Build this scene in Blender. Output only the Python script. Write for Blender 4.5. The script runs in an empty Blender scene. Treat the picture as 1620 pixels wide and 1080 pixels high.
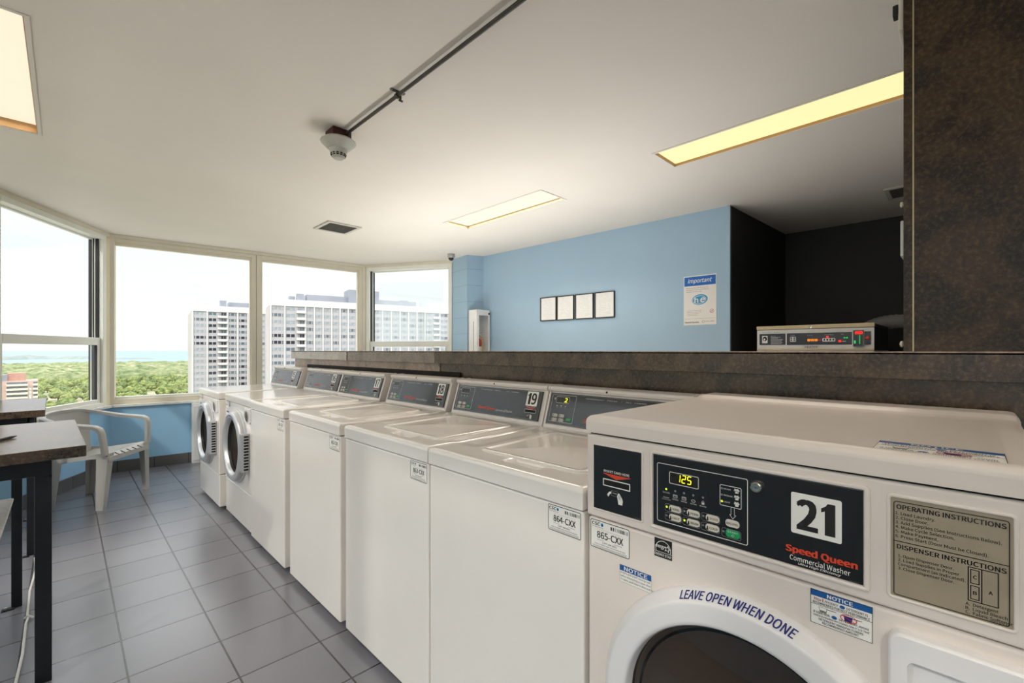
import bpy, bmesh, math, random
from mathutils import Vector, Matrix
from mathutils.geometry import tessellate_polygon

SC = bpy.context.scene
COL = SC.collection
RNG = random.Random(11)
PI = math.pi


# ------------------------------------------------------------------ materials
def lin(c):
    return tuple(((v / 255.0) / 12.92 if v / 255.0 <= 0.04045 else ((v / 255.0 + 0.055) / 1.055) ** 2.4) for v in c)


MATS = {}


def pbr(name, rgb, rough=0.5, metal=0.0, var=0.05, scale=6.0, bump=0.0, bscale=60.0, spec=0.5, coat=0.0, emit=None, estr=0.0, detail=3.0):
    """Principled material whose colour is modulated by object-space noise."""
    m = bpy.data.materials.new(name)
    m.use_nodes = True
    nt = m.node_tree
    b = nt.nodes['Principled BSDF']
    c = lin(rgb)
    tc = nt.nodes.new('ShaderNodeTexCoord')
    nz = nt.nodes.new('ShaderNodeTexNoise')
    nz.inputs['Scale'].default_value = scale
    nz.inputs['Detail'].default_value = detail
    nt.links.new(tc.outputs['Object'], nz.inputs['Vector'])
    rp = nt.nodes.new('ShaderNodeValToRGB')
    rp.color_ramp.elements[0].position = 0.3
    rp.color_ramp.elements[1].position = 0.7
    rp.color_ramp.elements[0].color = (*[max(0, x * (1 - var)) for x in c], 1)
    rp.color_ramp.elements[1].color = (*[min(1, x * (1 + var)) for x in c], 1)
    nt.links.new(nz.outputs['Fac'], rp.inputs['Fac'])
    nt.links.new(rp.outputs['Color'], b.inputs['Base Color'])
    b.inputs['Roughness'].default_value = rough
    b.inputs['Metallic'].default_value = metal
    b.inputs['Specular IOR Level'].default_value = spec
    b.inputs['Coat Weight'].default_value = coat
    b.inputs['Coat Roughness'].default_value = 0.04
    if bump > 0:
        n2 = nt.nodes.new('ShaderNodeTexNoise')
        n2.inputs['Scale'].default_value = bscale
        n2.inputs['Detail'].default_value = 4
        nt.links.new(tc.outputs['Object'], n2.inputs['Vector'])
        bp = nt.nodes.new('ShaderNodeBump')
        bp.inputs['Strength'].default_value = bump
        bp.inputs['Distance'].default_value = 0.01
        nt.links.new(n2.outputs['Fac'], bp.inputs['Height'])
        nt.links.new(bp.outputs['Normal'], b.inputs['Normal'])
    if emit is not None:
        b.inputs['Emission Color'].default_value = (*lin(emit), 1)
        b.inputs['Emission Strength'].default_value = estr
    MATS[name] = m
    return m


def tile_mat(name, rgb, px, pz, ox, oz, grout, gw=0.0035, rough=0.3, axes='XY', var=0.06):
    m = bpy.data.materials.new(name)
    m.use_nodes = True
    nt = m.node_tree
    b = nt.nodes['Principled BSDF']
    b.inputs['Specular IOR Level'].default_value = 0.9 if axes == 'XY' else 0.5
    tc = nt.nodes.new('ShaderNodeTexCoord')
    sp = nt.nodes.new('ShaderNodeSeparateXYZ')
    nt.links.new(tc.outputs['Object'], sp.inputs[0])
    cb = nt.nodes.new('ShaderNodeCombineXYZ')
    for k, (ax, off) in enumerate(((axes[0], ox), (axes[1], oz))):
        a = nt.nodes.new('ShaderNodeMath')
        a.operation = 'SUBTRACT'
        a.inputs[1].default_value = off
        nt.links.new(sp.outputs[ax], a.inputs[0])
        nt.links.new(a.outputs[0], cb.inputs[k])
    br = nt.nodes.new('ShaderNodeTexBrick')
    br.offset = 0.0
    br.squash = 1.0
    c = lin(rgb)
    br.inputs['Color1'].default_value = (*[x * (1 - var) for x in c], 1)
    br.inputs['Color2'].default_value = (*[x * (1 + var) for x in c], 1)
    br.inputs['Mortar'].default_value = (*lin(grout), 1)
    br.inputs['Scale'].default_value = 1.0
    br.inputs['Mortar Size'].default_value = gw
    br.inputs['Mortar Smooth'].default_value = 0.1
    br.inputs['Bias'].default_value = 0.0
    br.inputs['Brick Width'].default_value = px
    br.inputs['Row Height'].default_value = pz
    nt.links.new(cb.outputs[0], br.inputs['Vector'])
    nz = nt.nodes.new('ShaderNodeTexNoise')
    nz.inputs['Scale'].default_value = 9
    nz.inputs['Detail'].default_value = 5
    nt.links.new(tc.outputs['Object'], nz.inputs['Vector'])
    mr = nt.nodes.new('ShaderNodeMapRange')
    mr.inputs['To Min'].default_value = 0.97
    mr.inputs['To Max'].default_value = 1.03
    nt.links.new(nz.outputs['Fac'], mr.inputs['Value'])
    mx = nt.nodes.new('ShaderNodeVectorMath')
    mx.operation = 'SCALE'
    nt.links.new(br.outputs['Color'], mx.inputs[0])
    nt.links.new(mr.outputs[0], mx.inputs['Scale'])
    nt.links.new(mx.outputs[0], b.inputs['Base Color'])
    rr = nt.nodes.new('ShaderNodeMapRange')
    rr.inputs['To Min'].default_value = rough
    rr.inputs['To Max'].default_value = rough + 0.004
    nt.links.new(nz.outputs['Fac'], rr.inputs['Value'])
    nt.links.new(rr.outputs[0], b.inputs['Roughness'])
    inv = nt.nodes.new('ShaderNodeMath')
    inv.operation = 'SUBTRACT'
    inv.inputs[0].default_value = 1.0
    nt.links.new(br.outputs['Fac'], inv.inputs[1])
    bp = nt.nodes.new('ShaderNodeBump')
    bp.inputs['Strength'].default_value = 0.5
    bp.inputs['Distance'].default_value = 0.004
    nt.links.new(inv.outputs[0], bp.inputs['Height'])
    nt.links.new(bp.outputs['Normal'], b.inputs['Normal'])
    MATS[name] = m


def laminate(name, rough=0.32, k=1.0, spec=0.3, pal=None):
    """Mottled dark brown slate-look laminate."""
    m = bpy.data.materials.new(name)
    m.use_nodes = True
    nt = m.node_tree
    b = nt.nodes['Principled BSDF']
    tc = nt.nodes.new('ShaderNodeTexCoord')

    def noise(sc, det, rough_=0.6, dist=0.0):
        n = nt.nodes.new('ShaderNodeTexNoise')
        n.inputs['Scale'].default_value = sc
        n.inputs['Detail'].default_value = det
        n.inputs['Roughness'].default_value = rough_
        n.inputs['Distortion'].default_value = dist
        nt.links.new(tc.outputs['Object'], n.inputs['Vector'])
        return n

    def ramp(src, stops):
        r = nt.nodes.new('ShaderNodeValToRGB')
        e = r.color_ramp.elements
        while len(e) < len(stops):
            e.new(0.5)
        for el, (p, c) in zip(e, stops):
            el.position = p
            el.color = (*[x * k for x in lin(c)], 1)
        nt.links.new(src.outputs['Fac'], r.inputs['Fac'])
        return r
    pb, pf = pal or ([(24, 21, 21), (60, 46, 36), (96, 74, 52), (52, 48, 46)], [(18, 15, 14), (74, 62, 51), (150, 124, 92)])
    big = ramp(noise(6.5, 8, 0.68, 0.5), list(zip((0.32, 0.45, 0.56, 0.70), pb)))
    fine = ramp(noise(95, 4, 0.7), list(zip((0.34, 0.5, 0.66), pf)))
    mx = nt.nodes.new('ShaderNodeMix')
    mx.data_type = 'RGBA'
    mx.blend_type = 'MIX'
    mx.inputs['Factor'].default_value = 0.30
    nt.links.new(big.outputs['Color'], mx.inputs['A'])
    nt.links.new(fine.outputs['Color'], mx.inputs['B'])
    nt.links.new(mx.outputs['Result'], b.inputs['Base Color'])
    b.inputs['Roughness'].default_value = rough
    b.inputs['Specular IOR Level'].default_value = spec
    bp = nt.nodes.new('ShaderNodeBump')
    bp.inputs['Strength'].default_value = 0.12
    bp.inputs['Distance'].default_value = 0.002
    n3 = noise(60, 5)
    nt.links.new(n3.outputs['Fac'], bp.inputs['Height'])
    nt.links.new(bp.outputs['Normal'], b.inputs['Normal'])
    MATS[name] = m


def glass_mat(name, tint=(1, 1, 1), refl=0.06, haze=0.0):
    m = bpy.data.materials.new(name)
    m.use_nodes = True
    nt = m.node_tree
    nt.nodes.remove(nt.nodes['Principled BSDF'])
    out = nt.nodes['Material Output']
    tr = nt.nodes.new('ShaderNodeBsdfTransparent')
    tr.inputs['Color'].default_value = (*tint, 1)
    gl = nt.nodes.new('ShaderNodeBsdfGlossy')
    gl.inputs['Roughness'].default_value = 0.02
    gl.inputs['Color'].default_value = (0.9, 0.95, 0.95, 1)
    nz = nt.nodes.new('ShaderNodeTexNoise')
    nz.inputs['Scale'].default_value = 2.0
    mr = nt.nodes.new('ShaderNodeMapRange')
    mr.inputs['To Min'].default_value = refl * 0.8
    mr.inputs['To Max'].default_value = refl * 1.2
    nt.links.new(nz.outputs['Fac'], mr.inputs['Value'])
    mx = nt.nodes.new('ShaderNodeMixShader')
    nt.links.new(mr.outputs[0], mx.inputs[0])
    nt.links.new(tr.outputs[0], mx.inputs[1])
    nt.links.new(gl.outputs[0], mx.inputs[2])
    last = mx
    if haze > 0:
        df = nt.nodes.new('ShaderNodeBsdfTranslucent')
        df.inputs['Color'].default_value = (0.95, 0.97, 0.97, 1)
        m2 = nt.nodes.new('ShaderNodeMixShader')
        m2.inputs[0].default_value = haze
        nt.links.new(mx.outputs[0], m2.inputs[1])
        nt.links.new(df.outputs[0], m2.inputs[2])
        last = m2
    nt.links.new(last.outputs[0], out.inputs['Surface'])
    MATS[name] = m


def foliage(name, stops, scale=0.35, rough=0.9):
    m = bpy.data.materials.new(name)
    m.use_nodes = True
    nt = m.node_tree
    b = nt.nodes['Principled BSDF']
    ge = nt.nodes.new('ShaderNodeNewGeometry')
    nz = nt.nodes.new('ShaderNodeTexNoise')
    nz.inputs['Scale'].default_value = scale
    nz.inputs['Detail'].default_value = 6
    nz.inputs['Roughness'].default_value = 0.7
    nt.links.new(ge.outputs['Position'], nz.inputs['Vector'])
    r = nt.nodes.new('ShaderNodeValToRGB')
    e = r.color_ramp.elements
    while len(e) < len(stops):
        e.new(0.5)
    for el, (p, c) in zip(e, stops):
        el.position = p
        el.color = (*[x * 0.62 for x in lin(c)], 1)
    nt.links.new(nz.outputs['Fac'], r.inputs['Fac'])
    nt.links.new(r.outputs['Color'], b.inputs['Base Color'])
    b.inputs['Roughness'].default_value = rough
    b.inputs['Specular IOR Level'].default_value = 0.1
    MATS[name] = m


pbr('enamel', (234, 227, 219), 0.13, var=0.015, scale=3, spec=0.6, coat=0.3)
pbr('enamel_plain', (226, 218, 210), 0.28, var=0.015, scale=3)
pbr('enamel_side', (176, 166, 150), 0.4, var=0.04)
pbr('fascia_white', (224, 212, 202), 0.33, var=0.012, scale=5, bump=0.02, bscale=220)
pbr('panel_black', (30, 28, 27), 0.16, var=0.1, scale=20, spec=0.6)
pbr('console_film', (34, 33, 33), 0.14, var=0.1, scale=20, spec=0.7, coat=0.2)
pbr('matte_black', (16, 15, 15), 0.5, var=0.2)
pbr('dark_gap', (10, 9, 8), 0.8, var=0.2)
pbr('ink_white', (232, 228, 220), 0.45, var=0.02)
pbr('ink_paper', (236, 232, 224), 0.4, var=0.02)
pbr('ink_black', (20, 19, 19), 0.5, var=0.1)
pbr('ink_grey', (120, 118, 114), 0.5, var=0.05)
pbr('ink_pale', (205, 203, 198), 0.5, var=0.03)
pbr('ink_red', (214, 66, 36), 0.45, var=0.04)
pbr('ink_crimson', (196, 34, 36), 0.45, var=0.04)
pbr('ink_navy', (22, 36, 110), 0.45, var=0.05)
pbr('ink_blue', (16, 86, 150), 0.45, var=0.05)
pbr('ink_cyan', (18, 150, 196), 0.45, var=0.05)
pbr('sign_blue', (10, 100, 186), 0.4, var=0.03)
pbr('button_cream', (216, 208, 192), 0.35, var=0.03)
pbr('button_green', (12, 150, 84), 0.35, var=0.05)
pbr('plate_tan', (158, 144, 122), 0.38, var=0.04, scale=30)
pbr('chrome', (200, 196, 188), 0.16, metal=1.0, var=0.04)
pbr('steel_grey', (172, 170, 168), 0.32, metal=0.55, var=0.05)
pbr('ring_grey', (196, 196, 198), 0.3, metal=0.35, var=0.03)
pbr('door_white', (226, 222, 220), 0.3, var=0.015)
pbr('door_dark', (26, 22, 20), 0.12, var=0.2, scale=3)
pbr('door_brown', (70, 56, 46), 0.3, var=0.15)
pbr('led_yellow', (250, 240, 20), 0.4, emit=(255, 245, 10), estr=1.3)
pbr('led_lime', (190, 200, 40), 0.4, emit=(220, 230, 60), estr=0.7)
pbr('led_red', (255, 30, 20), 0.4, emit=(255, 20, 14), estr=2.4)
pbr('led_amber', (235, 130, 30), 0.4, emit=(240, 140, 20), estr=0.5)
pbr('led_green', (30, 200, 90), 0.4, emit=(20, 200, 90), estr=0.6)
pbr('led_off', (120, 122, 124), 0.3, var=0.05)
pbr('display_glass', (38, 32, 24), 0.15, var=0.1)
pbr('ceiling_paint', (228, 219, 206), 0.75, var=0.025, scale=1.2, bump=0.06, bscale=35)
pbr('wall_blue', (160, 187, 206), 0.45, var=0.025, scale=2.0, bump=0.08, bscale=25)
pbr('wall_blue_lower', (148, 192, 222), 0.5, var=0.03, scale=2.0, bump=0.08, bscale=25)
pbr('wall_grey', (44, 43, 42), 0.6, var=0.06, scale=1.5, bump=0.05, bscale=40)
pbr('frame_metal', (222, 212, 190), 0.38, metal=0.0, var=0.03)
pbr('frame_white', (236, 234, 222), 0.4, var=0.03)
pbr('seal_black', (12, 11, 10), 0.5, var=0.1)
pbr('sill_marble', (226, 224, 216), 0.25, var=0.09, scale=16, detail=8)
pbr('grey_plastic', (168, 166, 160), 0.42, var=0.03, bump=0.03, bscale=200)
pbr('black_steel', (24, 27, 32), 0.4, metal=0.2, var=0.25, scale=14, bump=0.1, bscale=90)
pbr('bench_stone', (196, 195, 190), 0.4, var=0.1, scale=40, bump=0.1, bscale=80)
pbr('cord_white', (214, 210, 204), 0.5)
pbr('red_paint', (66, 15, 13), 0.5, var=0.12)
pbr('extinguisher_red', (176, 24, 28), 0.3, var=0.06)
pbr('hose_yellow', (206, 172, 30), 0.45)
pbr('detector_white', (186, 182, 168), 0.45)
pbr('conduit_metal', (66, 62, 56), 0.4, metal=0.4, var=0.12, scale=20)
pbr('cabinet_white', (226, 224, 220), 0.45)
pbr('wood_frame', (178, 140, 92), 0.5, var=0.08)
pbr('vent_metal', (196, 190, 178), 0.5)
pbr('vent_dark', (74, 70, 62), 0.6)
pbr('brushed_tan', (188, 170, 138), 0.35, metal=0.5, var=0.06, scale=30)
pbr('brushed_silver', (206, 204, 202), 0.35, metal=0.35, var=0.04)
pbr('panel_slate', (44, 50, 60), 0.35, var=0.06)
pbr('hose_grey', (150, 147, 143), 0.7, var=0.1)
pbr('picture_black', (34, 28, 24), 0.4)
pbr('picture_paper', (236, 236, 232), 0.25, var=0.01)
pbr('tower_white', (214, 211, 207), 0.8, var=0.03, scale=0.2)
pbr('tower_grey', (180, 177, 179), 0.85, var=0.05, scale=0.3)
pbr('tower_side', (140, 128, 124), 0.9, var=0.06, scale=0.6)
pbr('tower_roofbox', (142, 144, 152), 0.8, var=0.05, scale=0.3)
pbr('tower_shade', (150, 146, 148), 0.9, var=0.05, scale=0.3)
for nm, c in (('pane_dark', (60, 62, 74)), ('pane_mid', (124, 136, 146)), ('pane_pale', (186, 194, 202)), ('pane_teal', (110, 134, 140)), ('pane_blank', (214, 214, 212))):
    pbr(nm, tuple(int(v * 0.8) for v in c) if nm != 'pane_blank' else c, 0.5, var=0.25, scale=0.8, spec=0.2)
pbr('brick_pink', (200, 170, 160), 0.9, var=0.08, scale=0.5)
pbr('brick_red', (186, 140, 126), 0.9, var=0.08, scale=0.5)
pbr('balcony_cream', (232, 222, 204), 0.9, var=0.04)
pbr('bark', (96, 80, 64), 0.9, var=0.2, scale=1)
foliage('leaf_a', [(0.34, (74, 92, 50)), (0.47, (140, 154, 86)), (0.58, (184, 190, 116)), (0.70, (208, 206, 146))], 0.30)
foliage('leaf_b', [(0.34, (66, 86, 52)), (0.47, (122, 140, 84)), (0.58, (158, 170, 108)), (0.70, (196, 196, 138))], 0.35)
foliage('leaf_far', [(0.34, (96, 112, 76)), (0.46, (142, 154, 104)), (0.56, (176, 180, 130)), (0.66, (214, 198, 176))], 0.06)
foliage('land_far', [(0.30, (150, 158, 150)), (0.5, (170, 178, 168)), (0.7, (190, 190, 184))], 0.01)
foliage('ground_earth', [(0.36, (150, 164, 96)), (0.48, (196, 190, 150)), (0.56, (216, 200, 182)), (0.68, (176, 186, 116))], 0.02)
foliage('lake_water', [(0.3, (160, 182, 196)), (0.7, (172, 192, 204))], 0.0015, rough=0.6)
foliage('road_grey', [(0.3, (176, 168, 166)), (0.7, (196, 186, 180))], 0.2)
laminate('laminate', 0.30, 0.62)
laminate('laminate_ledge', 0.24, 1.0, 0.5)
laminate('laminate_faded', 0.26, 1.0, 0.5, ([(150, 142, 134), (178, 168, 158), (192, 182, 170), (160, 152, 146)], [(116, 106, 100), (182, 173, 162), (208, 200, 188)]))  # grazing window glare put into the laminate colour
laminate('laminate_worn', 0.26, 1.0, 0.5, ([(80, 73, 68), (120, 107, 95), (142, 126, 110), (104, 98, 94)], [(40, 35, 32), (122, 110, 100), (176, 158, 140)]))  # weaker window glare put into the laminate colour
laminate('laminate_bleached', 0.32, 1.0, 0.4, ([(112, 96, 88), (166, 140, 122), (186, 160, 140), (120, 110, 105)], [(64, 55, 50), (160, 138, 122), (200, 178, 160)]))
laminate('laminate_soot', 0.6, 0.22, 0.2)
laminate('table_laminate', 0.22, 0.75, 0.9)
tile_mat('floor_tile', (112, 111, 117), 0.306, 0.306, 0.174, 2.283, (46, 42, 42), 0.0036, 0.27)
tile_mat('base_tile', (88, 86, 86), 0.302, 0.4, 0.06, -0.02, (40, 38, 37), 0.004, 0.35, axes='XZ')
tile_mat('block_wall', (158, 186, 205), 0.40, 0.205, 0.02, 0.04, (140, 168, 184), 0.004, 0.5, axes='XZ', var=0.02)
glass_mat('glass_clear', (0.985, 0.99, 0.99), 0.045)
glass_mat('glass_storm', (0.95, 0.97, 0.97), 0.05, haze=0.10)
glass_mat('glass_door', (0.24, 0.21, 0.19), 0.05)


# ------------------------------------------------------------------ mesh tools
class MB:
    def __init__(s):
        s.v, s.f, s.m = [], [], []

    def add(s, vs, fs, mat):
        b = len(s.v)
        s.v += [tuple(v) for v in vs]
        for f in fs:
            s.f.append(tuple(b + i for i in f))
            s.m.append(mat)
        return s

    def bm(s, bm, mat, xf=None):
        if xf is not None:
            bmesh.ops.transform(bm, matrix=xf, verts=bm.verts)
        bm.verts.index_update()
        s.add([v.co[:] for v in bm.verts], [[v.index for v in f.verts] for f in bm.faces], mat)
        bm.free()
        return s

    def box(s, lo, hi, mat, bev=0.0, seg=2, xf=None):
        bm = bmesh.new()
        bmesh.ops.create_cube(bm, size=1.0)
        for v in bm.verts:
            v.co = Vector([(lo[i] + hi[i]) / 2 + v.co[i] * (hi[i] - lo[i]) for i in range(3)])
        if bev > 0:
            bev = min(bev, 0.49 * min(abs(hi[i] - lo[i]) for i in range(3)))
            bmesh.ops.bevel(bm, geom=list(bm.edges), offset=bev, segments=seg, profile=0.5, affect='EDGES')
        return s.bm(bm, mat, xf)

    def loft(s, loops, mat, cap=True, closed=True):
        """Skin through equal-length vertex loops."""
        n = len(loops[0])
        vs = [p for l in loops for p in l]
        fs = []
        for i in range(len(loops) - 1):
            for j in range(n if closed else n - 1):
                k = (j + 1) % n
                fs.append((i * n + j, i * n + k, (i + 1) * n + k, (i + 1) * n + j))
        if cap:
            fs.append(tuple(range(n - 1, -1, -1)))
            fs.append(tuple(range((len(loops) - 1) * n, len(loops) * n)))
        return s.add(vs, fs, mat)

    def prism(s, poly, z0, z1, mat, bev=0.0, seg=2, xf=None):
        """poly in XY extruded z0..z1"""
        bm = bmesh.new()
        vs = [bm.verts.new((p[0], p[1], z0)) for p in poly]
        f = bm.faces.new(vs)
        r = bmesh.ops.extrude_face_region(bm, geom=[f])
        for e in r['geom']:
            if isinstance(e, bmesh.types.BMVert):
                e.co.z = z1
        bmesh.ops.recalc_face_normals(bm, faces=bm.faces)
        if bev > 0:
            bmesh.ops.bevel(bm, geom=list(bm.edges), offset=bev, segments=seg, profile=0.5, affect='EDGES')
        return s.bm(bm, mat, xf)

    def cyl(s, p0, p1, r0, mat, r1=None, seg=20, cap=True):
        r1 = r0 if r1 is None else r1
        p0, p1 = Vector(p0), Vector(p1)
        d = (p1 - p0).normalized()
        a = d.orthogonal().normalized()
        b = d.cross(a)
        L = []
        for p, r in ((p0, r0), (p1, r1)):
            L.append([p + a * (r * math.cos(2 * PI * i / seg)) + b * (r * math.sin(2 * PI * i / seg)) for i in range(seg)])
        return s.loft(L, mat, cap)

    def lathe(s, prof, mat, o=(0, 0, 0), axis=(0, 0, 1), seg=32, ref=None):
        """prof: [(radius, height)] around axis through o; mat may be a list per segment"""
        o, d = Vector(o), Vector(axis).normalized()
        a = Vector(ref).normalized() if ref else d.orthogonal().normalized()
        b = d.cross(a)
        L = [[o + d * h + a * (max(r, 1e-5) * math.cos(2 * PI * i / seg)) + b * (max(r, 1e-5) * math.sin(2 * PI * i / seg)) for i in range(seg)] for r, h in prof]
        if isinstance(mat, (list, tuple)):
            for i in range(len(L) - 1):
                s.loft([L[i], L[i + 1]], mat[i], cap=False)
        else:
            s.loft(L, mat, cap=False)
        return s

    def tube(s, pts, r, mat, seg=10, cap=True, flat=1.0):
        pts = [Vector(p) for p in pts]
        L = []
        prev = None
        for i, p in enumerate(pts):
            d = (pts[min(i + 1, len(pts) - 1)] - pts[max(i - 1, 0)]).normalized()
            if prev is None:
                a = d.orthogonal().normalized()
            else:
                a = (prev - d * prev.dot(d)).normalized()
            prev = a
            b = d.cross(a)
            rr = r[i] if isinstance(r, (list, tuple)) else r
            L.append([p + a * (rr * math.cos(2 * PI * j / seg)) + b * (rr * flat * math.sin(2 * PI * j / seg)) for j in range(seg)])
        return s.loft(L, mat, cap)

    def build(s, name, parent=None, smooth=True, loc=None, rotz=None, ang=38):
        me = bpy.data.meshes.new(name)
        me.from_pydata(s.v, [], s.f)
        names = []
        for m in s.m:
            if m not in names:
                names.append(m)
        for n in names:
            me.materials.append(MATS[n])
        ix = {n: i for i, n in enumerate(names)}
        me.polygons.foreach_set('material_index', [ix[m] for m in s.m])
        me.validate()
        me.update()
        if smooth:
            me.polygons.foreach_set('use_smooth', [True] * len(me.polygons))
            me.set_sharp_from_angle(angle=math.radians(ang))
        o = bpy.data.objects.new(name, me)
        COL.objects.link(o)
        if smooth and len(me.polygons) < 30000:
            w = o.modifiers.new('WeightedNormal', 'WEIGHTED_NORMAL')
            w.keep_sharp = True
        if parent is not None:
            o.parent = parent
        if loc is not None:
            o.location = loc
        if rotz is not None:
            o.rotation_euler = (0, 0, rotz)
        return o


def reuse(name, src, parent):
    o = src.copy()
    o.name = name
    COL.objects.link(o)
    o.parent = parent
    return o


def tag(o, label, cat, group=None, kind=None):
    o['label'] = label
    o['category'] = cat
    if group:
        o['group'] = group
    if kind:
        o['kind'] = kind
    return o


def structure(o):
    o['kind'] = 'structure'
    return o


def thing(name, label, cat, loc=(0, 0, 0), rotz=0.0, group=None):
    o = bpy.data.objects.new(name, None)
    o.empty_display_size = 0.1
    COL.objects.link(o)
    o.location = loc
    o.rotation_euler = (0, 0, rotz)
    return tag(o, label, cat, group)


# ------------------------------------------------------------------ lettering
TXT = {}
FONT = None
try:      # the grotesque that ships with Blender; the built-in face otherwise
    import os
    FONT = bpy.data.fonts.load(os.path.join(bpy.utils.system_resource('DATAFILES'), 'fonts', 'Noto Sans CJK Regular.woff2'))
except Exception:
    FONT = None


def glyphs(st, shear=0.0, spacing=1.0):
    key = (st, shear, spacing)
    if key not in TXT:
        cu = bpy.data.curves.new('lettering', 'FONT')
        cu.body = st
        if FONT:
            cu.font = FONT
        cu.shear = shear
        cu.space_character = spacing
        cu.resolution_u = 3
        ob = bpy.data.objects.new('lettering', cu)
        COL.objects.link(ob)
        dg = bpy.context.evaluated_depsgraph_get()
        me = bpy.data.meshes.new_from_object(ob.evaluated_get(dg))
        vs = [(v.co.x, v.co.y) for v in me.vertices]
        fs = [tuple(p.vertices) for p in me.polygons]
        bpy.data.objects.remove(ob)
        bpy.data.curves.remove(cu)
        bpy.data.meshes.remove(me)
        xs = [v[0] for v in vs] or [0, 1]
        ys = [v[1] for v in vs] or [0, 1]
        TXT[key] = (vs, fs, min(xs), max(xs), min(ys), max(ys))
    return TXT[key]


CAPH = (lambda g: g[5] - g[4])(glyphs('H')) or 0.7


class Art:
    """Flat artwork on a plane: o origin, u right, v up, n out; layers lift by a hair."""

    def __init__(s, mb, o, u, v, n=None, step=0.0003):
        s.mb, s.o, s.u, s.v = mb, Vector(o), Vector(u).normalized(), Vector(v).normalized()
        s.n = Vector(n).normalized() if n else s.u.cross(s.v)
        s.step = step

    def P(s, x, y, k=0.0):
        return s.o + s.u * x + s.v * y + s.n * (s.step * k)

    def poly(s, pts, mat, k=1):
        if len(pts) <= 4:
            s.mb.add([s.P(x, y, k) for x, y in pts], [tuple(range(len(pts)))], mat)
        else:
            t = tessellate_polygon([[Vector((x, y, 0)) for x, y in pts]])
            fs = []
            for tri in t:
                a, b, c = (Vector(pts[i]) for i in tri)
                cr = (b - a).x * (c - a).y - (b - a).y * (c - a).x
                fs.append(tri if cr > 0 else tri[::-1])
            s.mb.add([s.P(x, y, k) for x, y in pts], fs, mat)

    def rrect(s, x0, y0, x1, y1, r=0.0, n=4):
        if r <= 0:
            return [(x0, y0), (x1, y0), (x1, y1), (x0, y1)]
        out = []
        for cx, cy, a0 in ((x1 - r, y0 + r, -PI / 2), (x1 - r, y1 - r, 0), (x0 + r, y1 - r, PI / 2), (x0 + r, y0 + r, PI)):
            for i in range(n + 1):
                a = a0 + (PI / 2) * i / n
                out.append((cx + r * math.cos(a), cy + r * math.sin(a)))
        return out

    def rect(s, x0, y0, x1, y1, mat, k=1, r=0.0):
        s.poly(s.rrect(x0, y0, x1, y1, r), mat, k)

    def ring(s, outer, inner, mat, k):
        n = len(outer)
        s.mb.add([s.P(x, y, k) for x, y in outer + inner], [(i, (i + 1) % n, n + (i + 1) % n, n + i) for i in range(n)], mat)

    def frame(s, x0, y0, x1, y1, w, mat, k=2, r=0.0):
        if r <= 0:
            s.ring([(x0, y0), (x1, y0), (x1, y1), (x0, y1)], [(x0 + w, y0 + w), (x1 - w, y0 + w), (x1 - w, y1 - w), (x0 + w, y1 - w)], mat, k)
        else:
            s.ring(s.rrect(x0, y0, x1, y1, r), s.rrect(x0 + w, y0 + w, x1 - w, y1 - w, max(r - w, 1e-4)), mat, k)

    def ell(s, cx, cy, rx, ry, mat, k=2, w=None, seg=24, rot=0.0):
        def pt(ax, ay):
            return [(cx + ax * math.cos(t) * math.cos(rot) - ay * math.sin(t) * math.sin(rot), cy + ax * math.cos(t) * math.sin(rot) + ay * math.sin(t) * math.cos(rot)) for t in (2 * PI * i / seg for i in range(seg))]
        if w is None:
            s.poly(pt(rx, ry), mat, k)
        else:
            s.ring(pt(rx, ry), pt(rx - w, ry - w), mat, k)

    def line(s, x0, y0, x1, y1, w, mat, k=2):
        d = Vector((x1 - x0, y1 - y0)).normalized()
        p = Vector((-d.y, d.x)) * (w / 2)
        s.poly([(x0 - p.x, y0 - p.y), (x1 - p.x, y1 - p.y), (x1 + p.x, y1 + p.y), (x0 + p.x, y0 + p.y)], mat, k)

    def put(s, vs, fs, mat, k, fn, bold):
        sh = [(0, 0)]
        bold *= CAPH / 0.7
        if bold > 0:
            sh += [(bold, 0.5 * bold), (-bold, 0.5 * bold), (bold, -0.5 * bold), (-bold, -0.5 * bold)]
        for i, (dx, dy) in enumerate(sh):
            s.mb.add([fn(x + dx, y + dy, k + 0.04 * i) for x, y in vs], fs, mat)

    def text(s, st, x0, y0, x1, y1, mat, k=3, bold=0.0, shear=0.0, spacing=1.0):
        """Fit the string's outline exactly into the box."""
        vs, fs, a, b, c, d = glyphs(st, shear, spacing)
        q = bold * CAPH / 0.7
        a, b, c, d = a - q, b + q, c - q * 0.5, d + q * 0.5
        sx, sy = (x1 - x0) / max(b - a, 1e-6), (y1 - y0) / max(d - c, 1e-6)
        s.put(vs, fs, mat, k, lambda x, y, kk: s.P(x0 + (x - a) * sx, y0 + (y - c) * sy, kk), bold)

    def number(s, st, x0, y0, x1, y1, mat, k=3, bold=0.03):
        """Condensed grotesque numerals; the 1 is a flagged bar without a foot."""
        n = len(st)
        gap = 0.08 * (x1 - x0)
        ws = [0.62 if c == '1' else 1.0 for c in st]
        u = (x1 - x0 - gap * (n - 1)) / sum(ws)
        x = x0
        for c, w in zip(st, ws):
            if c == '1':
                a, b, h = x, x + w * u, y1 - y0
                t = 0.46 * u
                s.poly([(b - t, y0), (b, y0), (b, y1), (b - t * 0.72, y1), (b - t * 0.95, y1 - 0.10 * h), (a, y1 - 0.17 * h), (a, y1 - 0.30 * h), (b - t, y1 - 0.25 * h)], mat, k)
            else:
                s.text(c, x, y0, x + w * u, y1, mat, k, bold=bold)
            x += w * u + gap

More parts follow.
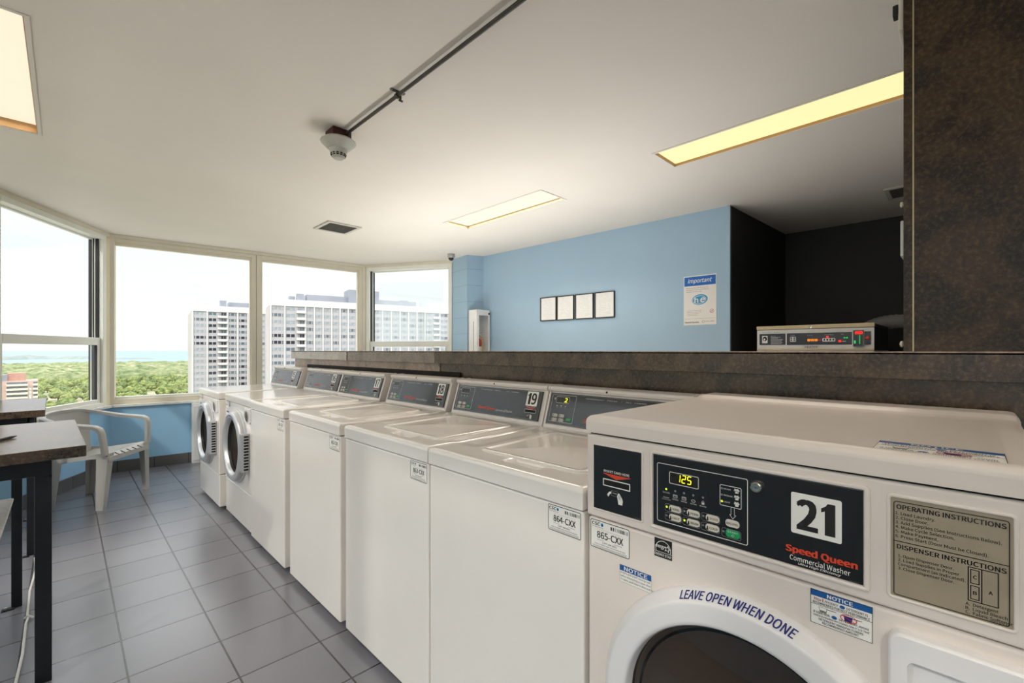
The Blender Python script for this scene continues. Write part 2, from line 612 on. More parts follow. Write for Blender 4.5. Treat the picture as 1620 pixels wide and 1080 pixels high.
    def para(s, lines, x0, ytop, h, lead, mat, k=3, bold=0.0, squeeze=0.9):
        """Left aligned lines of cap height h"""
        for i, st in enumerate(lines):
            if not st:
                continue
            vs, fs, a, b, c, d = glyphs(st)
            sc = h / CAPH
            s.put(vs, fs, mat, k, lambda x, y, kk: s.P(x0 + (x - a) * sc * squeeze, ytop - i * lead - h + y * sc, kk), bold)

    def arc_text(s, st, cx, cz, r, a0, a1, h, mat, k=3, bold=0.02, shear=0.0, lift=None):
        """Letters along a circle from angle a0 to a1 (radians, decreasing)."""
        vs, fs, a, b, c, d = glyphs(st, shear)

        def fn(x, y, kk):
            t = a0 + (a1 - a0) * (x - a) / (b - a)
            rr = r + h * (y - c) / (d - c)
            p = s.P(cx + rr * math.cos(t), cz + rr * math.sin(t), kk)
            return p + s.n * lift(rr) if lift else p
        s.put(vs, fs, mat, k, fn, bold)


# ------------------------------------------------------------------ room shell
CEIL = 2.47


def seg_xf(p0, p1):
    d = Vector((p1[0] - p0[0], p1[1] - p0[1]))
    return Matrix.Translation((p0[0], p0[1], 0)) @ Matrix.Rotation(math.atan2(d.y, d.x), 4, 'Z'), d.length


def wall_seg(name, p0, p1, mat, z0=0.0, z1=CEIL, th=0.12, x0=None, x1=None):
    """Wall panel in its own frame: x along the wall, +y outward."""
    xf, L = seg_xf(p0, p1)
    m = MB().box((0 if x0 is None else x0, 0, z0), (L if x1 is None else x1, th, z1), mat)
    o = structure(m.build(name, smooth=False))
    o.matrix_world = xf
    return o


A = (0.33, 6.24)
B = (3.025, 6.01)
WL = (-1.053, 3.874)
PR = (3.69, 4.859)
P1 = (3.652, 4.809)
P2 = (3.612, 4.455)
P3 = (3.82, 4.385)
BE = (3.94, 1.40)
AL = (5.32, 1.34)
AB = (5.38, -2.6)

# floor and ceiling
o = structure(MB().box((-1.4, -2.8, -0.1), (5.6, 6.6, 0.0), 'floor_tile').build('floor', smooth=False))
LIGHTS = {'mid': (2.555, 2.275, 2.838, 3.485), 'right': (2.575, 0.150, 2.850, 1.357), 'left': (-0.70, 2.40, -0.105, 3.655)}
outer = [(-1.16, -2.7), (5.5, -2.7), (5.5, 1.45), (4.04, 1.48), (3.94, 4.94), (3.78, 4.92), (3.09, 6.11), (0.27, 6.345), (-1.16, 3.93)]
holes = [[(a, b), (a, d), (c, d), (c, b)] for a, b, c, d in LIGHTS.values()]
loops = [[Vector((x, y, 0)) for x, y in l] for l in [outer] + holes]
flat = [p for l in [outer] + holes for p in l]
mb = MB()
mb.add([(x, y, CEIL) for x, y in flat], [tuple(t) for t in tessellate_polygon(loops)], 'ceiling_paint')
structure(mb.build('ceiling', smooth=False))

# walls below the bay windows, then the solid walls clockwise
for nm, a, b in (('wall_left_bay', WL, A), ('wall_back', A, B), ('wall_right_bay', B, PR)):
    wall_seg(nm, a, b, 'wall_blue_lower', 0, 0.672)
wall_seg('wall_left', (-1.053, -2.6), WL, 'wall_blue_lower', 0, 0.672)
wall_seg('wall_rear', (5.5, -2.6), (-1.2, -2.6), 'wall_blue')
wall_seg('wall_right', P3, BE, 'wall_blue', x1=2.982)
wall_seg('wall_alcove_left', BE, AL, 'wall_grey')
wall_seg('wall_alcove_back', AL, AB, 'wall_grey')
mb = MB()
mb.loft([[(p[0], p[1], z) for p in (P1, P2, P3, (3.95, 4.40), (3.95, 4.95), PR)] for z in (0, CEIL)], 'block_wall')
xf, L = seg_xf(P1, P2)
pil = mb.build('wall_pilaster', smooth=False)
pil.data.transform(xf.inverted())
pil.matrix_world = xf
structure(pil)
# bright metal bead on the outside corner of the blue wall
structure(MB().box((BE[0] - 0.006, BE[1] - 0.004, 0), (BE[0] + 0.02, BE[1] + 0.024, CEIL), 'wall_blue', 0.003).build('trim_1'))
# tiled skirting under the windows
for nm, a, b in (('baseboard_left', WL, A), ('baseboard_back', A, B)):
    xf, L = seg_xf(a, b)
    o = structure(MB().box((0, -0.012, 0), (L, 0.0, 0.115), 'base_tile', 0.002).build(nm, smooth=False))
    o.matrix_world = xf
# window sills: marble slabs on the low walls
for nm, a, b in (('trim_2', WL, A), ('trim_14', (-1.053, -2.6), WL), ('trim_3', A, B), ('trim_4', B, PR)):
    xf, L = seg_xf(a, b)
    o = structure(MB().box((-0.012, -0.035, 0.672), (L + 0.012, 0.12, 0.700), 'sill_marble', 0.004).build(nm, smooth=False))
    o.matrix_world = xf
# beige metal fascia between the windows and the ceiling
for nm, a, b in (('trim_5', WL, A), ('trim_15', (-1.053, -2.6), WL), ('trim_6', A, B), ('trim_7', B, PR)):
    xf, L = seg_xf(a, b)
    o = structure(MB().box((-0.004, -0.004, 2.432), (L + 0.004, 0.10, CEIL), 'frame_metal', 0.003).build(nm, smooth=False))
    o.matrix_world = xf


def fixed_window(name, p0, p1, x0, x1, g):
    """Large fixed light: stepped metal frame and one pane; g = glass rectangle."""
    xf, L = seg_xf(p0, p1)
    gx0, gz0, gx1, gz1 = g
    m = MB()
    z0, z1 = 0.700, 2.432
    for a, b, ya, yb in (((x0, z0), (gx0 - 0.014, z1), 0.012, 0.085), ((gx1 + 0.014, z0), (x1, z1), 0.012, 0.085),
                         ((gx0 - 0.014, gz1 + 0.03), (gx1 + 0.014, z1), 0.012, 0.085), ((gx0 - 0.014, z0), (gx1 + 0.014, gz0 - 0.026), 0.012, 0.085)):
        m.box((a[0], ya, a[1]), (b[0], yb, b[1]), 'frame_metal', 0.003)
    # glazing bead step, a little further back
    m.box((gx0 - 0.016, 0.030, gz0 - 0.03), (gx0, 0.08, gz1 + 0.034), 'frame_metal', 0.002)
    m.box((gx1, 0.030, gz0 - 0.03), (gx1 + 0.016, 0.08, gz1 + 0.034), 'frame_metal', 0.002)
    m.box((gx0, 0.030, gz1), (gx1, 0.08, gz1 + 0.034), 'frame_metal', 0.002)
    m.box((gx0, 0.030, gz0 - 0.03), (gx1, 0.08, gz0), 'frame_white', 0.002)
    w = structure(m.build(name, smooth=False))
    w.matrix_world = xf
    p = MB().box((gx0 - 0.004, 0.052, gz0 - 0.004), (gx1 + 0.004, 0.056, gz1 + 0.004), 'glass_clear').build('window_pane', w, smooth=False)
    return w


def hung_window(name, p0, p1, x0, x1, flip):
    """Double-hung light. flip: the dark jamb track shows at the high-x end (left bay) or the low-x end."""
    xf, L = seg_xf(p0, p1)
    m = MB()
    z0, z1 = 0.700, 2.432
    jw = 0.05
    for a, b in (((x0, z0), (x0 + jw, z1)), ((x1 - jw, z0), (x1, z1)), ((x0 + jw, 2.385), (x1 - jw, z1)), ((x0 + jw, z0), (x1 - jw, 0.735))):
        m.box((a[0], 0.0, a[1]), (b[0], 0.12, b[1]), 'frame_white', 0.003)
    # tracks in both jambs, their shadow put in as black strips
    for xa, xb in ((x0 + jw, x0 + jw + 0.012), (x1 - jw - 0.012, x1 - jw)):
        m.box((xa, 0.035, 0.735), (xb, 0.118, 2.385), 'seal_black')
        for y in (0.060, 0.092):
            m.box((xa - 0.004, y, 0.735), (xb + 0.004, y + 0.006, 2.385), 'frame_white')
    w = structure(m.build(name, smooth=False))
    w.matrix_world = xf

    def sash(nm, ya, yb, za, zb, st, rail_t, rail_b):
        k = MB()
        k.box((x0 + jw + 0.004, ya, za), (x0 + jw + st, yb, zb), 'frame_white', 0.003)
        k.box((x1 - jw - st, ya, za), (x1 - jw - 0.004, yb, zb), 'frame_white', 0.003)
        k.box((x0 + jw + st, ya, zb - rail_t), (x1 - jw - st, yb, zb), 'frame_white', 0.003)
        k.box((x0 + jw + st, ya, za), (x1 - jw - st, yb, za + rail_b), 'frame_white', 0.003)
        for xa in (x0 + jw + st, x1 - jw - st - 0.006):
            k.box((xa, ya + 0.006, za + rail_b), (xa + 0.006, yb, zb - rail_t), 'seal_black')
        q = k.build(nm, w, smooth=False)
        y = (ya + yb) / 2
        MB().box((x0 + jw + st - 0.004, y, za + rail_b - 0.004), (x1 - jw - st + 0.004, y + 0.004, zb - rail_t + 0.004), 'glass_clear').build('sash_pane', q, smooth=False)
        return q
    sash('lower_sash', 0.022, 0.050, 0.722, 1.390, 0.045, 0.075, 0.05)
    sash('upper_sash', 0.080, 0.108, 1.325, 2.392, 0.018, 0.02, 0.05)
    # storm panel behind, smaller than the opening and faintly milky
    MB().box((x0 + 0.13, 0.114, 1.36), (x1 - 0.17, 0.1165, 2.22), 'glass_storm').build('storm_pane', w, smooth=False)
    return w


LB = math.hypot(A[0] - WL[0], A[1] - WL[1])
hung_window('window_1', WL, A, LB - 1.375, LB - 0.055, True)
hung_window('window_2', WL, A, 0.02, LB - 1.385, True)
fixed_window('window_3', A, B, -0.020, 1.342, (0.034, 0.777, 1.276, 2.362))
fixed_window('window_4', A, B, 1.346, 2.68, (1.412, 0.777, 2.606, 2.362))
hung_window('window_5', B, PR, 0.012, 1.318, False)
for i_, x_ in enumerate((0.02, 1.64, 3.26, 4.88)):  # unseen windows added in the left wall for more daylight
    hung_window('window_%d' % (6 + i_), (-1.053, -2.6), WL, x_, x_ + 1.58, False)
# corner posts of the bay
for nm, c in (('trim_8', A), ('trim_9', B)):
    d = -0.03 if c is A else 0.03
    m = MB().cyl((c[0], c[1] + 0.045, 0.700), (c[0], c[1] + 0.045, 2.432), 0.052, 'frame_metal', seg=8)
    structure(m.build(nm, smooth=False))

# brown half wall behind the washers, the tall divider above it
structure(MB().box((1.662, -2.59, 0), (1.95, 4.79, 1.182), 'laminate_ledge').build('wall_partition', smooth=False))
structure(MB().box((1.622, -2.59, 1.2575), (1.80, 0.104, CEIL - 0.001), 'laminate').build('wall_divider', smooth=False))
structure(MB().box((1.6205, 0.105, 1.2575), (1.802, 0.1245, CEIL - 0.001), 'laminate').build('trim_10', smooth=False))
structure(MB().box((1.6200, 0.1030, 1.258), (1.623, 0.1062, CEIL - 0.002), 'brushed_tan').build('trim_11', smooth=False))

structure(MB().box((1.657, 2.314, 0.9), (1.6625, 4.792, 1.1815), 'laminate_bleached').build('trim_12', smooth=False))  # beige cladding: sky glare from the windows put into its colour
structure(MB().box((1.648, 2.10, 1.060), (1.6575, 4.45, 1.131), 'laminate_soot', 0.003).build('trim_13', smooth=False))  # near-black band low along the cladding

led = thing('counter_ledge', 'long mottled brown laminate ledge running behind the row of washers', 'ledge', (1.62, 0, 0))
m = MB().box((0.0, -2.585, 1.2485), (0.36, 4.790, 1.2575), 'table_laminate', 0.0015)
m.build('ledge_top', led, smooth=False)
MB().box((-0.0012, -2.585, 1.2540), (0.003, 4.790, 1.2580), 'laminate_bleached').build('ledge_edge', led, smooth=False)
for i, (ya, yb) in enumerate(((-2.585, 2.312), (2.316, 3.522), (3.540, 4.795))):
    MB().box((0.0, ya, 1.182), (0.03, yb, 1.2565 + (0.0 if i else 0.0005)), ('laminate_ledge', 'laminate_worn', 'laminate_faded')[i], 0.0015).build('ledge_front', led, smooth=False)  # panels get paler towards the windows, glare painted in
MB().box((0.005, 3.518, 1.183), (0.02, 3.545, 1.2485), 'dark_gap').build('ledge_joint', led, smooth=False)

# ------------------------------------------------------------------ things on the ceiling
pbr('diffuser_cream', (120, 110, 90), 0.5, emit=(255, 238, 212), estr=0.85)
pbr('diffuser_yellow', (120, 110, 80), 0.5, emit=(255, 238, 176), estr=0.95)
pbr('diffuser_far', (120, 112, 92), 0.5, emit=(255, 244, 224), estr=0.8)


def area_lamp(name, parent, loc, rot, sx, sy, power, col, spread=180):
    l = bpy.data.lights.new(name, 'AREA')
    l.shape = 'RECTANGLE'
    l.size, l.size_y = sx, sy
    l.energy = power
    l.color = col
    l.spread = math.radians(spread)
    o = bpy.data.objects.new(name, l)
    COL.objects.link(o)
    o.parent = parent
    o.location = loc
    o.rotation_euler = rot
    return o


def troffer(rect, label, dif, depth, frame_mat, group, power=15.0, spread=110):
    x0, y0, x1, y1 = rect
    t = thing('ceiling_light', label, 'light', ((x0 + x1) / 2, (y0 + y1) / 2, CEIL), group=group)
    hx, hy = (x1 - x0) / 2, (y1 - y0) / 2
    m = MB()
    w = 0.014
    for a, b in (((-hx, -hy), (-hx + 0.004, hy)), ((hx - 0.004, -hy), (hx, hy)), ((-hx, -hy), (hx, -hy + 0.004)), ((-hx, hy - 0.004), (hx, hy))):
        m.box((a[0], a[1], -0.001), (b[0], b[1], depth + 0.03), frame_mat)
    for a, b in (((-hx - w, -hy - w), (-hx + 0.001, hy + w)), ((hx - 0.001, -hy - w), (hx + w, hy + w)), ((-hx, -hy - w), (hx, -hy + 0.001)), ((-hx, hy - 0.001), (hx, hy + w))):
        m.box((a[0], a[1], -0.004), (b[0], b[1], 0.0005), 'ceiling_paint')
    m.box((-hx, -hy, depth + 0.03), (hx, hy, depth + 0.034), 'cabinet_white')
    m.build('light_frame', t, smooth=False)
    MB().box((-hx + 0.004, -hy + 0.004, depth), (hx - 0.004, hy - 0.004, depth + 0.004), dif).build('diffuser', t, smooth=False)
    # added lamp below the diffuser, beam narrowed so the lamp itself stays unseen
    area_lamp('lamp', t, (0, 0, depth - 0.004), (0, 0, 0), 2 * hx - 0.03, 2 * hy - 0.03, power, (1.0, 0.89, 0.76), spread)
    return t


G = 'recessed fluorescent ceiling lights'
troffer(LIGHTS['left'], 'wide square-ended ceiling light with brown inner frame above the tables', 'diffuser_cream', 0.045, 'wood_frame', G)
troffer(LIGHTS['mid'], 'narrow pale ceiling light near the blue wall, beyond the square vent', 'diffuser_far', 0.022, 'brushed_tan', G, 20.0, 140)
troffer(LIGHTS['right'], 'narrow yellow ceiling light cut off by the brown divider', 'diffuser_yellow', 0.014, 'wood_frame', G, 10.0, 124)
for x, y in ((0.75, -0.9), (-0.35, 0.35), (2.9, -1.6), (0.75, -2.0)):  # further unseen ceiling lights, added to brighten the room
    t = troffer((x - 0.3, y - 0.6, x + 0.3, y + 0.6), 'wide ceiling light behind the viewer, out of the picture', 'diffuser_cream', -0.03, 'wood_frame', 'ceiling lights behind the viewer')
    for c in t.children:
        if c.name.startswith('light_frame'):
            c.location.z = -0.034


def uplight(loc, rotz, length, label, power, col=(1.0, 0.90, 0.78), tilt=0.0):
    """Long wall or cable-hung trough that throws its light at the ceiling."""
    t = thing('uplight_sconce', label, 'light', loc, rotz, 'uplight troughs outside the picture')
    m = MB()
    h = length / 2
    m.box((-h, -0.06, 0.0), (h, 0.06, 0.012), 'cabinet_white')
    m.box((-h, -0.06, 0.0), (h, -0.052, 0.08), 'cabinet_white')
    m.box((-h, 0.052, 0.0), (h, 0.06, 0.08), 'cabinet_white')
    m.box((-h, -0.06, 0.0), (-h + 0.008, 0.06, 0.08), 'cabinet_white')
    m.box((h - 0.008, -0.06, 0.0), (h, 0.06, 0.08), 'cabinet_white')
    m.build('trough', t, smooth=False)
    for x in (-h * 0.7, h * 0.7):
        MB().box((x - 0.01, 0.052, 0.0), (x + 0.01, 0.064, 0.10), 'steel_grey').build('bracket', t, smooth=False)
    area_lamp('lamp', t, (0, 0, 0.05), (PI - tilt, 0, 0), length - 0.04, 0.09, power, col)
    return t


uplight((0.7, -1.9, 1.95), 0.0, 2.4, 'uplight trough hung behind the viewer, outside the picture', 30.0)  # extra light, no fixture of the room, put in to lift the ceiling
uplight((2.62, 3.0, 0.80), PI / 2, 3.4, 'uplight trough on the far side of the half wall, out of sight below the ledge', 40.0, (0.96, 0.965, 0.97), 0.25)  # extra light put in to lift the ceiling and the blue wall


def grille(loc, sx, sy, label, rot=0.0):
    t = thing('ceiling_vent', label, 'vent', loc, rot)
    m = MB()
    w = 0.03
    for a, b in (((-sx, -sy), (-sx + w, sy)), ((sx - w, -sy), (sx, sy)), ((-sx + w, -sy), (sx - w, -sy + w)), ((-sx + w, sy - w), (sx - w, sy))):
        m.box((a[0], a[1], -0.012), (b[0], b[1], 0.0), 'vent_metal', 0.002)
    m.build('vent_frame', t, smooth=False)
    MB().box((-sx + w, -sy + w, -0.002), (sx - w, sy - w, 0.0), 'dark_gap').build('vent_backing', t, smooth=False)
    m = MB()
    n = 11
    for i in range(n):
        y = -sy + w + (i + 0.5) * (2 * sy - 2 * w) / n
        m.box((-sx + w, y - 0.007, -0.010), (sx - w, y + 0.006, -0.004), 'vent_dark')
    m.build('vent_louvers', t, smooth=False)
    return t


grille((1.905, 4.36, CEIL), 0.165, 0.18, 'square grey louvered vent in the ceiling near the bay windows')
grille((4.52, 0.30, CEIL), 0.15, 0.16, 'small pale ceiling vent in the dark alcove', PI / 2)

# smoke detector on a red box, with its conduit
t = thing('smoke_detector', 'white conical smoke detector under a small red junction box', 'detector', (1.075, 2.45, CEIL))
MB().box((-0.052, -0.052, -0.052), (0.052, 0.052, 0.0), 'red_paint', 0.004).build('junction_box', t)
MB().lathe([(0.0, -0.050), (0.084, -0.050), (0.094, -0.058), (0.094, -0.063), (0.060, -0.096), (0.052, -0.100), (0.0, -0.100)], 'detector_white', seg=16).build('detector_base', t, ang=20)
m = MB().lathe([(0.049, -0.099), (0.048, -0.105), (0.045, -0.113), (0.042, -0.120), (0.033, -0.142), (0.030, -0.146), (0.025, -0.151), (0.0, -0.152)], 'detector_white', seg=40)
for i in range(12):
    a = 2 * PI * i / 12
    for z, r in ((-0.128, 0.0392), (-0.136, 0.036)):
        xf = Matrix.Rotation(a, 4, 'Z') @ Matrix.Translation((r, 0, z))
        m.box((-0.002, -0.006, -0.0024), (0.0022, 0.006, 0.0024), 'dark_gap', xf=xf)
m.build('sensor_head', t)
t = thing('conduit', 'dark metal conduit running along the ceiling to the smoke detector', 'conduit', (1.10, 2.40, CEIL))
MB().tube([(0, -0.005, -0.020), (0.004, -0.5, -0.020), (0.004, -1.3, -0.020), (0.002, -4.6, -0.020)], 0.0085, 'conduit_metal', seg=14).build('pipe', t)
for y in (-0.525, -2.1, -3.6):
    m = MB()
    m.lathe([(0.0095, -0.009), (0.0125, -0.009), (0.0125, 0.009), (0.0095, 0.009)], 'conduit_metal', (0.004, y, -0.020), (0, 1, 0), 18)
    m.box((-0.032, y - 0.008, -0.004), (0.040, y + 0.008, 0.0), 'conduit_metal')
    m.box((0.016, y - 0.006, -0.040), (0.022, y + 0.006, -0.002), 'conduit_metal')
    m.cyl((0.012, y, -0.038), (0.030, y, -0.038), 0.005, 'conduit_metal', seg=8)
    m.build('pipe_strap', t)
# dome camera in the far corner
t = thing('security_camera', 'small grey dome camera on the ceiling beside the block pilaster', 'camera', (3.44, 4.56, CEIL))
MB().lathe([(0.0, 0.0), (0.046, 0.0), (0.047, -0.03), (0.042, -0.045), (0.034, -0.052)], 'steel_grey', seg=28).build('camera_housing', t)
MB().lathe([(0.035, -0.048), (0.032, -0.062), (0.022, -0.076), (0.010, -0.083), (0.0, -0.085)], 'matte_black', seg=28).build('camera_dome', t)


# ------------------------------------------------------------------ things on the walls
def wall_x(y):
    return 3.94 - 0.0403 * (y - 1.4)


def wall_item(name, label, cat, y, z, group=None):
    """Frame whose local x runs right along the blue wall (-Y), y into the wall, z up."""
    return thing(name, label, cat, (wall_x(y), y, z), -PI / 2 - math.atan(-0.0403), group)


FY = [(3.429, 3.201, 1.860), (3.194, 2.966, 1.858), (2.950, 2.722, 1.858), (2.708, 2.476, 1.858)]
FL = ['framed notice nearest the window, first of the four frames', 'framed notice second from the window, showing a column of faint stripes', 'framed notice third from the window on the blue wall', 'framed notice farthest from the window, last of the four frames']
for (ya, yb, zt), lab in zip(FY, FL):
    hw = (ya - yb) / 2
    hh = 0.133
    t = wall_item('picture_frame', lab, 'picture frame', (ya + yb) / 2, zt - hh, 'four black document frames on the blue wall')
    m = MB()
    b = 0.009
    for a, c in (((-hw, -hh), (-hw + b, hh)), ((hw - b, -hh), (hw, hh)), ((-hw + b, -hh), (hw - b, -hh + b)), ((-hw + b, hh - b), (hw - b, hh))):
        m.box((a[0], -0.018, a[1]), (c[0], 0.0, c[1]), 'picture_black', 0.002)
    m.build('frame_moulding', t, smooth=False)
    m = MB().box((-hw + b, -0.008, -hh + b), (hw - b, 0.0, hh - b), 'picture_paper')
    art = Art(m, (0, -0.0082, 0), (1, 0, 0), (0, 0, 1))
    for i in range(13):
        z = hh - 0.035 - i * 0.016
        wv = 0.07 if i > 2 else 0.05
        for j in range(9):
            x = -wv + j * 2 * wv / 9
            if RNG.random() < 0.8:
                art.rect(x, z, x + 2 * wv / 9 * 0.8, z + 0.0035, 'ink_pale', 1)
    m.build('document', t, smooth=False)

# detergent poster
t = wall_item('notice_poster', 'white and blue poster headed Important on the blue wall', 'poster', 1.646, 1.700)
m = MB().box((-0.140, -0.003, -0.2165), (0.140, 0.0, 0.2165), 'ink_paper', 0.001)
art = Art(m, (0, -0.0032, 0), (1, 0, 0), (0, 0, 1))
art.rect(-0.134, 0.128, 0.134, 0.208, 'sign_blue', 1)
art.text('Important', -0.104, 0.142, 0.104, 0.190, 'ink_white', 2, bold=0.015, shear=0.3)
art.para(['Use low sudsing, high efficiency (HE)', 'detergent to reduce oversudsing and', 'maximize cleaning results.'], -0.118, 0.114, 0.0085, 0.0165, 'ink_grey', 1, squeeze=0.98)
art.ell(0.0, 0.005, 0.068, 0.045, 'ink_cyan', 1, rot=0.12)
art.ell(-0.004, 0.003, 0.060, 0.036, 'ink_white', 2, w=0.004, rot=0.12)
art.text('h', -0.046, -0.022, -0.012, 0.030, 'ink_white', 3, bold=0.03)
art.text('e', 0.004, -0.020, 0.046, 0.022, 'ink_white', 3, bold=0.03, shear=0.2)
art.ell(-0.005, -0.010, 0.004, 0.005, 'ink_red', 4)
art.para(['If using non HE detergent, avoid', 'oversudsing by using 1/3 of the', 'detergent manufacturers', 'recommended amount.'], -0.112, -0.086, 0.0070, 0.0135, 'ink_grey', 1)
art.ell(0.102, -0.100, 0.017, 0.017, 'ink_crimson', 1, w=0.0025)
art.line(0.091, -0.111, 0.113, -0.089, 0.0025, 'ink_crimson', 2)
art.rect(0.094, -0.106, 0.110, -0.096, 'ink_pale', 1)
art.line(-0.130, -0.160, 0.132, -0.160, 0.0012, 'ink_grey', 1)
art.text('Speed Queen', -0.130, -0.200, -0.006, -0.184, 'ink_black', 1, bold=0.03)
art.ell(0.030, -0.188, 0.011, 0.011, 'ink_navy', 1, w=0.002)
art.text('ALLIANCE LAUNDRY', 0.046, -0.190, 0.122, -0.182, 'ink_navy', 1)
m.build('poster_sheet', t, smooth=False)

# fire extinguisher cabinet in the corner by the pilaster
cab = thing('extinguisher_cabinet', 'narrow white metal cabinet hung in the corner by the block pilaster', 'cabinet', (3.585, 4.235, 1.10))
m = MB()
W_, D_, H_ = 0.215, 0.165, 0.665
m.box((0, 0, 0), (0.012, D_, H_), 'cabinet_white', 0.002)
m.box((W_ - 0.012, 0, 0), (W_, D_, H_), 'cabinet_white', 0.002)
m.box((0, D_ - 0.01, 0), (W_, D_, H_), 'cabinet_white')
m.box((0.012, 0, H_ - 0.01), (W_ - 0.012, D_, H_), 'cabinet_white')
m.box((0.012, 0, 0), (W_ - 0.012, D_, 0.01), 'cabinet_white')
m.box((-0.002, 0.06, 0.1), (0.0, 0.067, 0.52), 'ink_grey')
m.build('cabinet_box', cab, smooth=False)
m = MB()
for a, b in (((0.012, 0.0), (0.03, H_)), ((W_ - 0.03, 0.0), (W_ - 0.012, H_)), ((0.03, H_ - 0.07), (W_ - 0.03, H_)), ((0.03, 0.0), (W_ - 0.03, 0.05))):
    m.box((a[0], -0.008, a[1]), (b[0], 0.0, b[1]), 'cabinet_white', 0.002)
m.build('cabinet_door', cab, smooth=False)
MB().cyl((W_ - 0.024, -0.014, H_ - 0.045), (W_ - 0.024, -0.007, H_ - 0.045), 0.011, 'matte_black', seg=14).build('cabinet_lock', cab)
MB().box((0.03, -0.004, 0.05), (W_ - 0.03, -0.002, H_ - 0.07), 'glass_clear').build('cabinet_pane', cab, smooth=False)
ex = thing('fire_extinguisher', 'red fire extinguisher standing inside the white corner cabinet', 'fire extinguisher', (3.672, 4.315, 1.111))
m = MB().lathe([(0.0, 0.0), (0.044, 0.0), (0.047, 0.006), (0.047, 0.25), (0.040, 0.285), (0.022, 0.30), (0.016, 0.31), (0.016, 0.325), (0.0, 0.325)], 'extinguisher_red', seg=28)
m.build('cylinder_tank', ex)
MB().lathe([(0.0475, 0.09), (0.0478, 0.091), (0.0478, 0.20), (0.0475, 0.201)], 'ink_paper', seg=28).build('tank_label', ex)
m = MB().box((-0.012, -0.02, 0.325), (0.012, 0.016, 0.350), 'steel_grey', 0.004)
m.build('valve_body', ex)
MB().loft([[(-0.016, -0.008, z), (-0.016, 0.008, z), (-0.016 + 0.0, 0.008, z + 0.006), (-0.016, -0.008, z + 0.006)] if i == 0 else [(0.075, -0.008, z), (0.075, 0.008, z), (0.075, 0.008, z + 0.006), (0.075, -0.008, z + 0.006)] for i, z in enumerate((0.352, 0.378))], 'steel_grey').build('lever_handle', ex)
MB().box((-0.012, -0.008, 0.344), (0.072, 0.008, 0.350), 'steel_grey', 0.002).build('carry_handle', ex)
MB().tube([(0.012, -0.01, 0.335), (0.045, -0.016, 0.32), (0.056, -0.02, 0.27), (0.054, -0.02, 0.18), (0.050, -0.02, 0.13)], 0.008, 'hose_yellow').build('hose', ex)

# little fittings on the end face of the divider
t = tag(MB().box((1.640, 0.1245, 1.520), (1.705, 0.1325, 1.618), 'cabinet_white', 0.002).build('wall_plate', smooth=False), 'white plate on the end of the brown divider, seen edge on', 'wall plate')
t = tag(MB().lathe([(0, 0.009), (0.006, 0.008), (0.008, 0.005), (0.006, 0.0)], 'button_cream', (1.642, 0.1245, 1.632 + 0.03), (0, 1, 0), 16).build('round_knob'), 'small round white knob on the divider end above the plate', 'knob')
t = tag(MB().lathe([(0, 0.010), (0.007, 0.008), (0.009, 0.004), (0.006, 0.0)], 'button_cream', (1.640, 0.1245, 1.278), (0, 1, 0), 16).build('round_knob'), 'tiny white knob low on the divider end just over the ledge', 'knob')
t = thing('ceiling_speaker', 'cream slim box with a dark tab high on the divider end', 'box', (1.66, 0.1245, 2.14))
MB().box((-0.03, 0.0, 0.0), (0.06, 0.012, 0.32), 'button_cream', 0.004).build('box_body', t)
MB().box((-0.028, 0.012, 0.045), (0.0, 0.024, 0.075), 'matte_black', 0.002).build('box_tab', t)


# ------------------------------------------------------------------ laundry machines
YZ = Matrix(((0, 0, 1, 0), (1, 0, 0, 0), (0, 1, 0, 0), (0, 0, 0, 1)))   # (a, b, c) -> x=c, y=a, z=b
GM = 'row of white laundry machines in front of the ledge'
SHARED = {}


def front(mb, y=0.0, step=0.0003):
    return Art(mb, (0, y, 0), (1, 0, 0), (0, 0, 1), (0, -1, 0), step)


def barcode(a, x0, y0, x1, y1, mat, k, n=22):
    r = random.Random(5)
    w = (x1 - x0) / n
    for i in range(n):
        if r.random() < 0.75:
            a.rect(x0 + i * w, y0, x0 + (i + r.choice((0.45, 0.6, 0.9))) * w, y1, mat, k)


